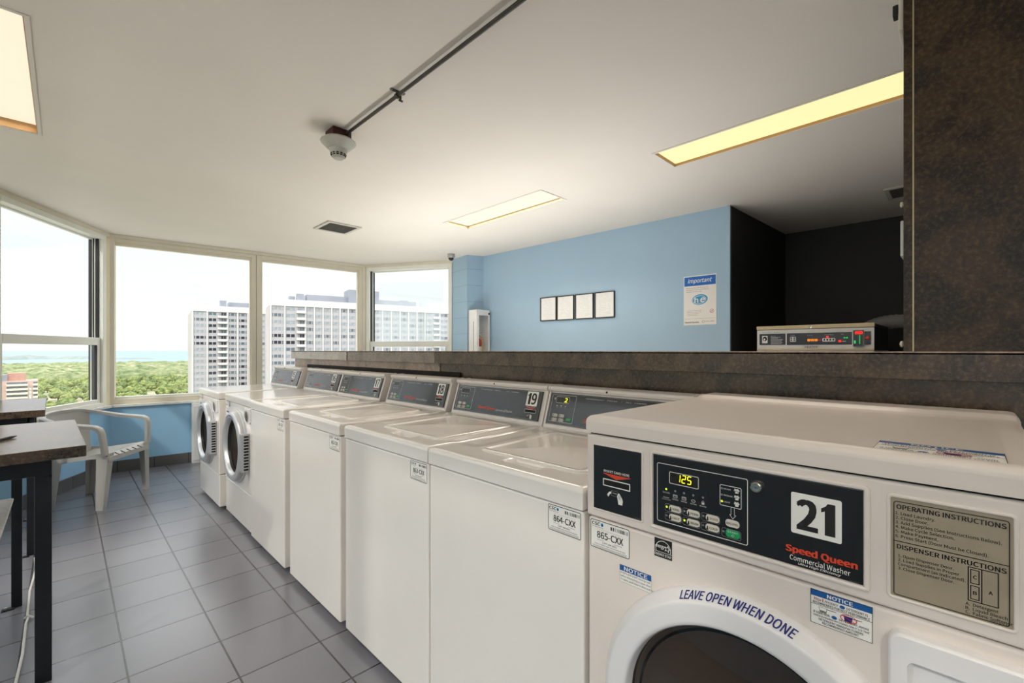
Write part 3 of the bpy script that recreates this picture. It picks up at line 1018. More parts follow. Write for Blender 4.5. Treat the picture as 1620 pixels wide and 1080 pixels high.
def service_sticker(parent, x, z, code, y=0.0):
    """Paper asset sticker: w 0.105, h 0.068, lower-left at x, z."""
    m = MB()
    a = front(m, y - 0.0004)
    w, h = 0.106, 0.068
    a.rect(x, z, x + w, z + h, 'ink_paper', 0, r=0.004)
    a.frame(x + 0.001, z + 0.001, x + w - 0.001, z + h - 0.001, 0.0016, 'ink_black', 1, r=0.004)
    a.text('CSC', x + 0.005, z + 0.0545, x + 0.028, z + 0.0625, 'ink_black', 1, bold=0.03, shear=0.15)
    a.ell(x + 0.033, z + 0.0585, 0.0035, 0.0042, 'ink_cyan', 1)
    a.ell(x + 0.0338, z + 0.0575, 0.0018, 0.0026, 'ink_navy', 2)
    a.text('ServiceWorks', x + 0.005, z + 0.0500, x + 0.036, z + 0.0528, 'ink_black', 1)
    barcode(a, x + 0.056, z + 0.0525, x + 0.102, z + 0.0605, 'ink_black', 1)
    a.text('Please use this number when requesting service', x + 0.020, z + 0.0452, x + 0.088, z + 0.0474, 'ink_grey', 1)
    a.text(code, x + 0.019, z + 0.0265, x + 0.089, z + 0.0425, 'ink_black', 1, bold=0.022)
    a.text('For Service', x + 0.020, z + 0.0215, x + 0.038, z + 0.0243, 'ink_black', 1)
    a.text('For Refunds', x + 0.066, z + 0.0215, x + 0.086, z + 0.0243, 'ink_black', 1)
    a.text('1-877-264-6622', x + 0.034, z + 0.0160, x + 0.072, z + 0.0198, 'ink_black', 1, bold=0.015)
    a.text('Visit our website www.cscserviceworks.com', x + 0.012, z + 0.0108, x + 0.094, z + 0.0138, 'ink_black', 1, bold=0.01)
    for i in range(3):
        a.rect(x + 0.006, z + 0.0035 + i * 0.0020, x + w - 0.008, z + 0.0042 + i * 0.0020, 'ink_grey', 1)
    return m.build('service_sticker', parent, smooth=False)


def heightfield(xs, ys, fn, mat, skirt=None):
    m = MB()
    nx, ny = len(xs), len(ys)
    vs = [(x, y, fn(x, y)) for y in ys for x in xs]
    fs = [(j * nx + i, j * nx + i + 1, (j + 1) * nx + i + 1, (j + 1) * nx + i) for j in range(ny - 1) for i in range(nx - 1)]
    m.add(vs, fs, mat)
    if skirt is not None:
        ring = [(x, ys[0]) for x in xs] + [(xs[-1], y) for y in ys[1:]] + [(x, ys[-1]) for x in reversed(xs[:-1])] + [(xs[0], y) for y in reversed(ys[1:-1])]
        m.loft([[(x, y, skirt) for x, y in ring], [(x, y, fn(x, y)) for x, y in ring]], mat, cap=False)
    return m


def spread(a, b, n, e=0.014):
    edge = [0.0, 0.0006, 0.0016, 0.0032, 0.0055, 0.0085, e]
    mid = [a + e + (b - a - 2 * e) * i / n for i in range(1, n)]
    return [a + t for t in edge] + mid + [b - t for t in reversed(edge)]


def sstep(t):
    t = max(0.0, min(1.0, t))
    return t * t * (3 - 2 * t)


def deck_fn(w, d, z, pocket):
    r = 0.013

    def fn(x, y):
        e = min(x, w - x, y + 0.004)
        h = z
        if e < r:
            h -= r - math.sqrt(max(0.0, r * r - (r - e) ** 2))
        h += 0.006 * sstep((y - 0.05) / 0.5)
        if pocket:
            px = sstep((x - 0.300) / 0.05) * sstep((0.452 - x) / 0.03)
            py = sstep((y - 0.044) / 0.014) * sstep((0.096 - y) / 0.010)
            h -= 0.020 * px * py
            # shallow press-formed shoulders beside the lid
            h -= 0.004 * sstep((y - 0.10) / 0.06) * (sstep((0.125 - x) / 0.06) + sstep((x - 0.585) / 0.04)) * sstep((0.56 - y) / 0.05)
        return h
    return fn


def rr_dist(x, y, x0, y0, x1, y1, r):
    cx, cy = (x0 + x1) / 2, (y0 + y1) / 2
    qx, qy = abs(x - cx) - (x1 - x0) / 2 + r, abs(y - cy) - (y1 - y0) / 2 + r
    return r - math.hypot(max(qx, 0), max(qy, 0)) - min(max(qx, qy), 0)


def lid_mesh():
    x0, y0, x1, y1 = 0.140, 0.092, 0.572, 0.500

    def fn(x, y):
        d = rr_dist(x, y, x0, y0, x1, y1, 0.035)
        base = 0.930 + 0.006 * sstep((y - 0.05) / 0.5)
        if d <= 0:
            return base - 0.008
        h = base - 0.008 + 0.0135 * math.sqrt(max(0.0, 1 - (1 - min(1.0, d / 0.012)) ** 2))
        h -= 0.0035 * sstep((d - 0.012) / 0.020)
        h += 0.005 * sstep((d - 0.05) / 0.15)
        return h
    xs = [x0 - 0.003 + (x1 - x0 + 0.006) * i / 110 for i in range(111)]
    ys = [y0 - 0.003 + (y1 - y0 + 0.006) * i / 100 for i in range(101)]
    return heightfield(xs, ys, fn, 'enamel')


CON = [(0.583, 0.926), (0.586, 0.934), (0.632, 1.082), (0.624, 1.087), (0.620, 1.096), (0.625, 1.104), (0.640, 1.107), (0.712, 1.107), (0.712, 0.926)]
S0 = Vector((0, 0.586, 0.934))
SV = Vector((0, 0.046, 0.148)).normalized()
SN = Vector((0, -SV.z, SV.y))


def console(parent, w):
    key = ('console', round(w, 3))
    if key not in SHARED:
        m = MB()
        m.prism([(a + (0.005 if 0 < i < 3 else 0.0), b) for i, (a, b) in enumerate(CON)], 0.010, w - 0.010, 'enamel_plain', xf=YZ)
        for a, b in ((0.0, 0.0105), (w - 0.0105, w)):
            m.prism([(p[0] - (0.003 if p[0] < 0.65 else 0), p[1] + (0.002 if p[1] > 1.1 else 0)) for p in CON], a, b, 'enamel_plain', 0.0025, 2, xf=YZ)
        # rails above and below the black panel, screw in the top band
        m.box((0.0105, -0.004, 0.0), (w - 0.0105, 0.0, 0.013), 'enamel_plain', 0.0015, xf=Matrix.Translation(S0) @ Matrix(((1, 0, 0), (0, -SN.y, SV.y), (0, -SN.z, SV.z))).to_4x4())
        m.cyl((0.300, 0.6195, 1.0965), (0.300, 0.626, 1.0965), 0.0042, 'dark_gap', seg=12)
        m.cyl((w + 0.0002, 0.66, 0.972), (w - 0.004, 0.66, 0.972), 0.005, 'dark_gap', seg=10)
        SHARED[key] = m.build('console', parent)
        return SHARED[key]
    return reuse('console', SHARED[key], parent)


def control_panel(parent, number, digits=None, w=0.645, dull=False, layout=0):
    m = MB()
    a = Art(m, S0 + SN * 0.0030, (1, 0, 0), SV, SN, 0.0003)
    u1 = w - 0.030
    for k in (0,):
        a.poly(a.rrect(0.014, 0.016, u1, 0.149), 'console_film', 0)
    m.box((0.014, 0.016, -0.010), (u1, 0.149, -0.0001), 'console_film', xf=Matrix.Translation(S0 + SN * 0.003) @ Matrix(((1, 0, SN.x), (0, SV.y, SN.y), (0, SV.z, SN.z))).to_4x4())
    a.frame(0.017, 0.019, u1 - 0.003, 0.146, 0.0012, 'ink_grey', 1)
    a.frame(0.024, 0.026, 0.152, 0.142, 0.0014, 'ink_pale', 1, r=0.004)
    a.text('PERMANENT   PRESS   \u2022   ALL   FABRIC', 0.200, 0.1335, 0.470, 0.1375, 'ink_pale', 1)
    a.text('Speed Queen', 0.206, 0.036, 0.331, 0.053, 'ink_red', 1, bold=0.045)
    a.text('Commercial Washer', 0.336, 0.036, 0.452, 0.0485, 'ink_pale', 1)
    a.poly([(0.532, 0.0735), (0.562, 0.0655), (0.592, 0.0735)], 'ink_red', 1)
    a.text('INSERT CARD HERE', 0.535, 0.0745, 0.589, 0.0772, 'ink_pale', 1)
    # hand and card pictogram
    a.poly([(0.546, 0.033), (0.552, 0.038), (0.556, 0.041), (0.552, 0.034), (0.549, 0.031)], 'ink_pale', 1)
    a.rect(0.556, 0.0365, 0.567, 0.0415, 'ink_grey', 1)
    a.poly([(0.566, 0.041), (0.574, 0.040), (0.577, 0.031), (0.575, 0.022), (0.567, 0.022), (0.564, 0.032)], 'ink_pale', 2)
    # cycle lights and their captions
    for i in range(3):
        u = 0.057 + i * 0.0225
        a.ell(u, 0.0945, 0.0025, 0.0025, 'ink_white', 1, seg=12)
        a.rect(u - 0.006, 0.0865, u + 0.006, 0.0885, 'ink_grey', 1)
    a.poly([(0.036, 0.128), (0.043, 0.128), (0.0415, 0.124), (0.0415, 0.119), (0.0385, 0.119)], 'ink_pale', 1)
    a.ell(0.128, 0.121, 0.006, 0.006, 'ink_grey', 1, w=0.001, seg=14)
    p = m.build('control_panel', parent, smooth=False)

    def sub(nm, fn, step=0.0003, lift=0.0032):
        q = MB()
        fn(Art(q, S0 + SN * (0.003 + lift), (1, 0, 0), SV, SN, step), q)
        return q.build(nm, p, smooth=False)

    def disp(b, q):
        b.rect(0.048, 0.108, 0.117, 0.134, 'display_glass', 0, r=0.004)
        b.frame(0.047, 0.107, 0.118, 0.135, 0.0014, 'ink_pale', 1, r=0.005)
        if digits:
            b.text(digits, 0.092, 0.112, 0.108, 0.130, 'led_yellow', 1, bold=0.01, shear=0.12)
    sub('display', disp, lift=0.0006)

    def keys(b, q):
        for i in range(2):
            for j in range(2):
                x, y = 0.042 + i * 0.036, 0.053 - j * 0.018
                b.frame(x - 0.004, y - 0.0070, x + 0.031, y + 0.0080, 0.0010, 'ink_grey', 0, r=0.005)
                b.rect(x, y - 0.0055, x + 0.027, y + 0.0065, 'button_cream', 1, r=0.005)
                b.text(('HOT', 'WARM', 'COLD', 'BRIGHT')[i * 2 + j], x + 0.009, y - 0.0025, x + 0.024, y + 0.0035, 'ink_black', 2)
                b.ell(x + 0.005, y + 0.0005, 0.0022, 0.004, 'ink_black', 2, seg=10)
    sub('push_buttons', keys, lift=0.0008)
    sub('start_button', lambda b, q: (b.rect(0.115, 0.0345, 0.144, 0.0465, 'button_green', 0, r=0.005), b.text('START', 0.121, 0.039, 0.138, 0.043, 'ink_white', 1)), lift=0.001)
    sub('number_sticker', lambda b, q: (b.rect(0.526, 0.0795, 0.594, 0.1455, 'ink_paper', 0, r=0.003), b.number(number, 0.533, 0.0865, 0.587, 0.1385, 'ink_black', 1)), lift=0.0008)
    sub('card_slot', lambda b, q: (b.rect(0.530, 0.050, 0.594, 0.0625, 'dark_gap', 0), b.frame(0.528, 0.048, 0.596, 0.0645, 0.0018, 'ink_pale', 1, r=0.002)), lift=0.0008)
    return p


def feet(parent, w, d=0.66):
    if 'foot' not in SHARED:
        SHARED['foot'] = None
    for x in (0.06, w - 0.06):
        for y in (0.08, d):
            if SHARED['foot'] is None:
                SHARED['foot'] = MB().cyl((0, 0, 0), (0, 0, 0.036), 0.018, 'matte_black', seg=14).build('leveling_foot', parent)
                SHARED['foot'].location = (x, y, 0)
            else:
                reuse('leveling_foot', SHARED['foot'], parent).location = (x, y, 0)


def top_loader(number, code, origin, label, digits=None):
    w = 0.645
    t = thing('top_load_washer', label, 'washing machine', origin, -PI / 2, GM)
    if 'tl' not in SHARED:
        m = MB()
        m.box((0.001, 0.0, 0.030), (w - 0.001, 0.70, 0.8725), 'enamel', 0.007, 3)
        m.box((0.01, 0.012, 0.868), (w - 0.01, 0.69, 0.880), 'dark_gap')
        c = m.build('cabinet', t)
        d = heightfield(spread(0, w, 90), spread(-0.004, 0.60, 84), deck_fn(w, 0.6, 0.930, True), 'enamel', 0.8765).build('top_deck', t, ang=60)
        l = lid_mesh().build('lid', t, ang=60)
        SHARED['tl'] = (c, d, l)
    else:
        for nm, o in zip(('cabinet', 'top_deck', 'lid'), SHARED['tl']):
            reuse(nm, o, t)
    console(t, w)
    control_panel(t, number, digits, w)
    feet(t, w)
    service_sticker(t, 0.532, 0.801, code)
    return t


top_loader('20', '864-CXX', (0.885, 1.2945, 0), 'white top loading washer right beside the big front loader 21, display lit', '2')
top_loader('19', '863-CXX', (0.885, 1.9460, 0), 'white top loading washer with number 19 on its black console')
top_loader('18', '862-CXX', (0.883, 2.6385, 0), 'white top loading washer with number 18 on its console')
top_loader('17', '861-CXX', (0.880, 3.3580, 0), 'white top loading washer with number 17, next to the round-door machines')


def door_ring(parent, cx, cz, R, p, bright, handle=True, name='door'):
    """Round porthole door bulging p from the front plane y=0 (towards -y)."""
    m = MB()
    ax = (0, -1, 0)
    o = (cx, 0.0, cz)
    m.lathe([(R + 0.012, -0.002), (R + 0.012, 0.006), (R, 0.012), (R - 0.003, p * 0.75), (R - 0.012, p), (R - 0.040, p + 0.004), (R - 0.052, p - 0.004), (R - 0.060, p * 0.45)], bright, o, ax, 64, ref=(0, 0, 1))
    m.lathe([(R - 0.060, p * 0.45), (R - 0.066, 0.004)], 'door_brown', o, ax, 64, ref=(0, 0, 1))
    d = m.build(name, parent, ang=50)
    g = MB()
    r = R - 0.065
    g.lathe([(r, 0.006), (r * 0.92, -0.004), (r * 0.7, -0.020), (r * 0.4, -0.030), (0.0, -0.034)], 'door_dark', o, ax, 56, ref=(0, 0, 1))
    g.build('door_bowl', d, ang=60)
    q = MB()
    q.lathe([(r + 0.004, p * 0.40), (r * 0.85, p * 0.46), (r * 0.5, p * 0.55), (0.0, p * 0.58)], 'glass_door', o, ax, 56, ref=(0, 0, 1))
    q.build('door_glass', d, ang=60)
    return d


def rear_console_loader(number, code, origin, w, label, rotx=0.0):
    t = thing('front_load_washer', label, 'washing machine', origin, -PI / 2, GM)
    m = MB()
    m.box((0.001, 0.0, 0.285), (w - 0.001, 0.70, 0.876), 'enamel', 0.007, 3)
    m.box((0.02, 0.012, 0.27), (w - 0.02, 0.69, 0.30), 'dark_gap')
    # pressed pocket line above the porthole
    m.build('cabinet', t)
    MB().box((0.002, 0.004, 0.030), (w - 0.002, 0.695, 0.281), 'enamel', 0.006, 3).build('kick_panel', t)
    heightfield(spread(0, w, 30), spread(-0.004, 0.60, 30), deck_fn(w, 0.6, 0.930, False), 'enamel', 0.880).build('top_panel', t, ang=60)
    console(t, w)
    control_panel(t, number, None, w)
    feet(t, w)
    d = door_ring(t, 0.345, 0.575, 0.250, 0.045, 'ring_grey')
    # toothed latch block on the right of the ring
    m = MB().box((0.590, -0.050, 0.440), (0.650, 0.0, 0.700), 'ring_grey', 0.008, 2)
    for i in range(12):
        z = 0.455 + i * 0.020
        m.box((0.6495, -0.036, z), (0.6525, -0.008, z + 0.011), 'dark_gap', 0.001)
    m.build('door_latch', d)
    # sticker on the upper ring
    m = MB()
    a = Art(m, (0, -0.0505, 0), (1, 0, 0), (0, 0, 1), (0, -1, 0))
    a.arc_text('LEAVE OPEN WHEN DONE', 0.345, 0.575, 0.216, math.radians(120), math.radians(66), 0.010, 'ink_navy', 1, 0.03, 0.25)
    m.build('door_lettering', d, smooth=False)
    # dispenser pocket
    m = MB().box((0.540, -0.010, 0.768), (0.690, 0.01, 0.868), 'door_white', 0.008, 3)
    q = m.build('dispenser_drawer', t)
    MB().lathe([(0.0, 0.003), (0.028, 0.002), (0.036, -0.001), (0.040, 0.004)], ['door_brown', 'door_brown', 'door_white'], (0.612, -0.0115, 0.812), (0, -1, 0), 32).build('finger_recess', q)
    # stickers
    m = MB()
    a = front(m, -0.0004)
    a.rect(0.016, 0.824, 0.088, 0.874, 'ink_paper', 0, r=0.003)
    a.frame(0.017, 0.825, 0.087, 0.873, 0.001, 'ink_grey', 1, r=0.003)
    a.text(code, 0.024, 0.842, 0.080, 0.854, 'ink_black', 1, bold=0.02)
    barcode(a, 0.050, 0.860, 0.084, 0.868, 'ink_black', 1, 12)
    m.build('service_sticker', t, smooth=False)
    m = MB()
    a = front(m, -0.0004)
    a.rect(0.120, 0.838, 0.142, 0.876, 'ink_black', 0)
    a.ell(0.131, 0.860, 0.008, 0.009, 'ink_white', 1, w=0.0015, seg=14)
    m.build('energy_sticker', t, smooth=False)
    m = MB()
    a = front(m, -0.0004)
    a.rect(0.040, 0.770, 0.110, 0.800, 'ink_paper', 0)
    a.rect(0.040, 0.788, 0.110, 0.800, 'ink_blue', 1)
    m.build('notice_sticker', t, smooth=False)
    return t


rear_console_loader('16', '860-CXX', (0.888, 4.062, 0), 0.690, 'white front loading washer with round grey door, beside top loader 17')
rear_console_loader('15', '859-CXX', (0.861, 4.858, 0), 0.722, 'white front loading washer at the window end of the row')

# ------------------------------------------------------------------ machine 21, nearest the viewer
T = thing('front_load_washer', 'big white front loading washer numbered 21 with black control panel, nearest the viewer', 'washing machine', (0.885, 0.641, 0), -PI / 2, GM)
W21 = 0.722
m = MB()
m.box((0.001, 0.005, 0.200), (W21 - 0.001, 0.70, 0.867), 'fascia_white', 0.007, 3)
m.box((0.02, 0.02, 0.86), (W21 - 0.02, 0.69, 0.875), 'dark_gap')
m.build('cabinet', T)
MB().box((0.002, 0.010, 0.030), (W21 - 0.002, 0.695, 0.196), 'fascia_white', 0.006, 3).build('kick_panel', T)
feet(T, W21)
# control fascia: rounded white moulding with raised lips
m = MB()
m.box((0.0, 0.0, 0.8705), (W21, 0.12, 1.0635), 'fascia_white', 0.006, 3)


def lip(m, x0, z0, x1, z1, wd, h, r, mat):
    """Raised rounded-rectangle moulding on the front plane."""
    a = Art(m, (0, 0, 0), (1, 0, 0), (0, 0, 1), (0, -1, 0))
    L = []
    for ins, hh in ((0.0, 0.0), (wd * 0.12, h * 0.75), (wd * 0.35, h), (wd * 0.65, h), (wd * 0.88, h * 0.75), (wd, 0.0)):
        L.append([(x, -hh, z) for x, z in a.rrect(x0 + ins, z0 + ins, x1 - ins, z1 - ins, max(r - ins, 0.001), 5)])
    m.loft(L, mat, cap=False)


lip(m, 0.1640, 0.8855, 0.5345, 1.0510, 0.0085, 0.0045, 0.007, 'fascia_white')
lip(m, 0.0175, 0.8885, 0.1485, 1.0435, 0.0042, 0.0022, 0.004, 'fascia_white')
lip(m, 0.5535, 0.8885, 0.6875, 1.0455, 0.0052, 0.0030, 0.007, 'fascia_white')
m.build('control_fascia', T)
# lid / work top with pressed tray and raised back shelf
ys_ = spread(-0.002, 0.715, 60)


def top21(x, y):
    r = 0.016
    e = min(x, W21 - x, y + 0.002, 0.717 - y)
    h = 1.108
    if e < r:
        h -= r - math.sqrt(max(0.0, r * r - (r - e) ** 2))
    h -= 0.0035 * sstep((min(x, W21 - x, y) - 0.020) / 0.016) * sstep((0.585 - y) / 0.02)
    h += 0.009 * sstep((y - 0.592) / 0.018) * sstep((x - 0.004) / 0.02)
    return h


heightfield(spread(0, W21, 60, 0.018), spread(-0.002, 0.715, 60, 0.018), top21, 'fascia_white', 1.0675).build('top_cover', T, ang=60)
MB().box((0.008, 0.006, 1.060), (W21 - 0.008, 0.70, 1.070), 'dark_gap').build('top_gap', T, smooth=False)
# rear housing under the cover
MB().box((0.004, 0.10, 0.866), (W21 - 0.004, 0.705, 1.066), 'fascia_white').build('rear_housing', T, smooth=False)

# card reader plate
m = MB().box((0.0215, -0.0015, 0.8925), (0.1447, 0.002, 1.0398), 'panel_black', 0.001)
a = front(m, -0.0017)
a.text('INSERT CARD HERE', 0.0495, 0.9815, 0.1160, 0.9870, 'ink_white', 1, bold=0.01)
a.poly([(0.0455, 0.9790), (0.0830, 0.9685), (0.1210, 0.9790)], 'ink_red', 1)
# hands holding the card
a.poly([(0.0585, 0.9315), (0.0645, 0.9385), (0.0700, 0.9400), (0.0690, 0.9350), (0.0655, 0.9335), (0.0635, 0.9285), (0.0610, 0.9270)], 'ink_white', 1)
a.rect(0.0700, 0.9310, 0.0880, 0.9430, 'ink_grey', 1)
a.rect(0.0708, 0.9318, 0.0872, 0.9422, 'panel_black', 2)
a.text('CARD', 0.0735, 0.9365, 0.0845, 0.9390, 'ink_white', 3)
a.poly([(0.0850, 0.9330), (0.0880, 0.9400), (0.0915, 0.9395), (0.0945, 0.9350), (0.0985, 0.9290), (0.1000, 0.9240), (0.0985, 0.9150), (0.0885, 0.9150), (0.0870, 0.9235)], 'ink_white', 3)
a.line(0.0895, 0.9360, 0.0900, 0.9270, 0.0008, 'panel_black', 4)
a.line(0.0925, 0.9355, 0.0930, 0.9265, 0.0008, 'panel_black', 4)
a.text('802345', 0.1300, 0.8950, 0.1420, 0.8970, 'ink_grey', 1)
p = m.build('card_plate', T, smooth=False)
m = MB()
a = front(m, -0.0022)
a.rect(0.0490, 0.9510, 0.1170, 0.9655, 'dark_gap', 0)
a.frame(0.0478, 0.9500, 0.1183, 0.9668, 0.0022, 'ink_white', 1, r=0.0012)
m.build('card_slot', p, smooth=False)

# main black control panel
m = MB().box((0.1730, -0.0020, 0.8945), (0.5255, 0.002, 1.0425), 'panel_black', 0.001)
a = front(m, -0.0022)
a.frame(0.1815, 0.9050, 0.3590, 1.0265, 0.0015, 'ink_pale', 1, r=0.004)
# cycle status symbols
for i, (x, cap) in enumerate(zip((0.2020, 0.2212, 0.2397, 0.2585, 0.2775), ('INSERT', 'WASH', 'RINSE', 'SPIN', 'DOOR'))):
    a.text(cap, x - 0.0062, 0.9560, x + 0.0062, 0.9583, 'ink_pale', 1, bold=0.01)
a.text('SELECT/ADD', 0.1945, 0.9655, 0.2095, 0.9690, 'ink_pale', 1)
a.text('COINS/CARD', 0.1925, 0.9520, 0.2115, 0.9545, 'ink_pale', 1)
for x in (0.2212, 0.2397):
    a.frame(x - 0.0045, 0.9605, x + 0.0045, 0.9670, 0.0009, 'ink_pale', 1, r=0.001)
    a.rect(x - 0.0045, 0.9640, x + 0.0045, 0.9650, 'ink_pale', 1)
a.ell(0.2585, 0.9630, 0.0042, 0.0026, 'ink_pale', 1, w=0.0008, seg=14)
a.rect(0.2748, 0.9605, 0.2802, 0.9648, 'ink_pale', 1)
a.ell(0.2775, 0.9655, 0.0022, 0.0026, 'ink_pale', 1, w=0.0007, seg=12)
# soil level box with shirts and arrow
a.frame(0.3090, 0.9680, 0.3480, 1.0075, 0.0012, 'ink_pale', 1, r=0.003)
for i, cap in enumerate(('HEAVY', 'MEDIUM', 'LIGHT')):
    z = 1.0005 - i * 0.0122
    a.text(cap, 0.3165, z - 0.0014, 0.3168 + (0.0125 if i == 0 else 0.0150 if i == 1 else 0.0115), z + 0.0014, 'ink_pale', 1, bold=0.01)
    a.poly([(0.3345, z - 0.001), (0.3360, z + 0.0042), (0.3390, z + 0.0032), (0.3415, z + 0.0044), (0.3450, z + 0.001), (0.3430, z - 0.001), (0.3425, z - 0.0044), (0.3370, z - 0.0048), (0.3365, z + 0.0002)], 'ink_pale', 1)
    if i < 2:
        for j in range(3 - i):
            a.ell(0.3378 + j * 0.0020, z - 0.001 + 0.0014 * (j % 2), 0.0008, 0.0008, 'panel_black', 2, seg=8)
for s_ in (((0.3295, 0.9672), (0.3295, 0.9545)), ((0.3355, 0.9672), (0.3355, 0.9545)), ((0.3295, 0.9545), (0.3268, 0.9545)), ((0.3355, 0.9545), (0.3382, 0.9545)), ((0.3268, 0.9548), (0.3325, 0.9470)), ((0.3382, 0.9548), (0.3325, 0.9470))):
    a.line(*s_[0], *s_[1], 0.0009, 'ink_pale', 1)
a.text('Speed Queen', 0.4190, 0.9135, 0.5190, 0.9290, 'ink_red', 1, bold=0.05)
a.text('Commercial Washer', 0.4255, 0.9035, 0.5095, 0.9125, 'ink_white', 1, bold=0.004)
a.text('Ultra High Efficiency', 0.4380, 0.8972, 0.4975, 0.9022, 'ink_white', 1, bold=0.012, shear=0.25)
a.text('801965', 0.5080, 0.8958, 0.5210, 0.8974, 'ink_grey', 1)
P = m.build('control_panel', T, smooth=False)


def sub21(nm, fn, y=-0.0032, step=0.0003, mat3d=None):
    q = MB()
    if mat3d:
        x0, z0, x1, z1, mt, r = mat3d
        b = Art(q, (0, 0, 0), (1, 0, 0), (0, 0, 1), (0, -1, 0))
        base = b.rrect(x0, z0, x1, z1, r, 5)
        top = b.rrect(x0 + 0.0006, z0 + 0.0006, x1 - 0.0006, z1 - 0.0006, max(r - 0.0006, 0.0005), 5)
        q.loft([[(x, -0.002, z) for x, z in base], [(x, y + 0.0004, z) for x, z in base], [(x, y, z) for x, z in top]], mt, cap=False)
        q.add([(x, y, z) for x, z in top], [tuple(range(len(top)))], mt)
    fn(front(q, y - 0.0002, step))
    return q.build(nm, P, smooth=False)


def f_disp(b):
    b.frame(0.2085, 0.9880, 0.2695, 1.0125, 0.0014, 'ink_pale', 1, r=0.003)
    seg_digits(b, '125', 0.2240, 0.9945, 0.0088, 0.0148, 0.0112, 'led_yellow', 1)


SEGS = {'1': 'bc', '2': 'abged', '5': 'afgcd', '0': 'abcdef', '3': 'abgcd'}


def seg_digits(b, st, x, z, w, h, pitch, mat, k, t=0.0015, slant=0.10):
    def S(px, pz):
        return (px + slant * (pz - z), pz)
    for i, ch in enumerate(st):
        x0 = x + i * pitch
        x1 = x0 + w * 0.78
        zm, z1 = z + h / 2, z + h
        L = {'a': (x0, z1, x1, z1), 'g': (x0, zm, x1, zm), 'd': (x0, z, x1, z), 'b': (x1, zm, x1, z1), 'c': (x1, z, x1, zm), 'f': (x0, zm, x0, z1), 'e': (x0, z, x0, zm)}
        for s in SEGS[ch]:
            p, q, r, u = L[s]
            d = 0.0004
            if p == r:
                b.line(*S(p, q + d), *S(r, u - d), t, mat, k)
            else:
                b.line(*S(p + d, q), *S(r - d, u), t, mat, k)


sub21('display', f_disp, -0.0026, mat3d=(0.2095, 0.9890, 0.2685, 1.0115, 'display_glass', 0.003))
LEDS = [(0.2020, 0.9745, 'led_lime'), (0.2212, 0.9745, 'led_off'), (0.2397, 0.9745, 'led_off'), (0.2585, 0.9745, 'led_off'), (0.2775, 0.9745, 'led_off'), (0.3130, 1.0005, 'led_off'), (0.3130, 0.9883, 'led_off'), (0.3130, 0.9761, 'led_lime')]
BT = [(0.2010, 0.9300, 'NORMAL', 'led_lime'), (0.2385, 0.9305, 'PERM PRESS', 'led_off'), (0.2760, 0.9305, 'DELICATES', 'led_off'), (0.2010, 0.9120, 'HOT', 'led_off'), (0.2385, 0.9120, 'WARM', 'led_lime'), (0.2755, 0.9122, 'COLD', 'led_off')]
for x, z, c, l in BT:
    LEDS.append((x + 0.0022, z + 0.0085, l))
LEDS.append((0.3160, 0.9200, 'led_off'))
for x, z, l in LEDS:
    sub21('indicator_light', lambda b: b.ell(x, z, 0.0022, 0.0022, l, 1, seg=14), -0.0022)
for x, z, cap, l in BT:
    def f_btn(b, x=x, z=z, cap=cap):
        b.text(cap if ' ' not in cap else 'PERM', x + 0.0150, z + 0.0050, x + 0.0300, z + 0.0095, 'ink_black', 1, bold=0.012)
        b.ell(x + 0.0110, z + 0.0072, 0.0013, 0.0033, 'ink_black', 1, seg=10)
        b.ell(x + 0.0110, z + 0.0045, 0.0020, 0.0020, 'ink_black', 2, seg=10)
        # bracket round the key and its lamp
        b.frame(x - 0.0012, z - 0.0002, x + 0.0340, z + 0.0155, 0.0008, 'ink_grey', 0, r=0.004)
    sub21('push_button', f_btn, mat3d=(x + 0.0070, z + 0.0012, x + 0.0326, z + 0.0140, 'button_cream', 0.0055))
sub21('soil_button', lambda b: b.text('SOIL LEVEL', 0.3215, 0.9360, 0.3425, 0.9400, 'ink_black', 1, bold=0.012), mat3d=(0.3195, 0.9315, 0.3445, 0.9450, 'button_cream', 0.006))
sub21('start_button', lambda b: (b.text('START', 0.3235, 0.9205, 0.3420, 0.9240, 'ink_pale', 1, bold=0.01), b.ell(0.3330, 0.9160, 0.0022, 0.0022, 'ink_pale', 1, w=0.0006, seg=12), b.frame(0.3130, 0.9105, 0.3475, 0.9275, 0.0008, 'ink_grey', 0, r=0.004)), mat3d=(0.3200, 0.9120, 0.3455, 0.9262, 'button_green', 0.0055))
sub21('number_sticker', lambda b: (b.rect(0.4275, 0.9505, 0.4985, 1.0195, 'ink_paper', 0, r=0.003), b.number('21', 0.4355, 0.9585, 0.4900, 1.0105, 'ink_black', 1, 0.045)), -0.0024)
q = MB().lathe([(0.0, 0.0105), (0.0030, 0.0105), (0.0036, 0.0092), (0.0046, 0.0092), (0.0052, 0.0110), (0.0078, 0.0110), (0.0100, 0.0085), (0.0108, 0.004), (0.0108, 0.0)], 'chrome', (0.3745, -0.002, 1.0165), (0, -1, 0), 30)
q.box((0.3738, -0.0130, 1.0145), (0.3752, -0.0118, 1.0185), 'matte_black')
q.build('key_lock', P)

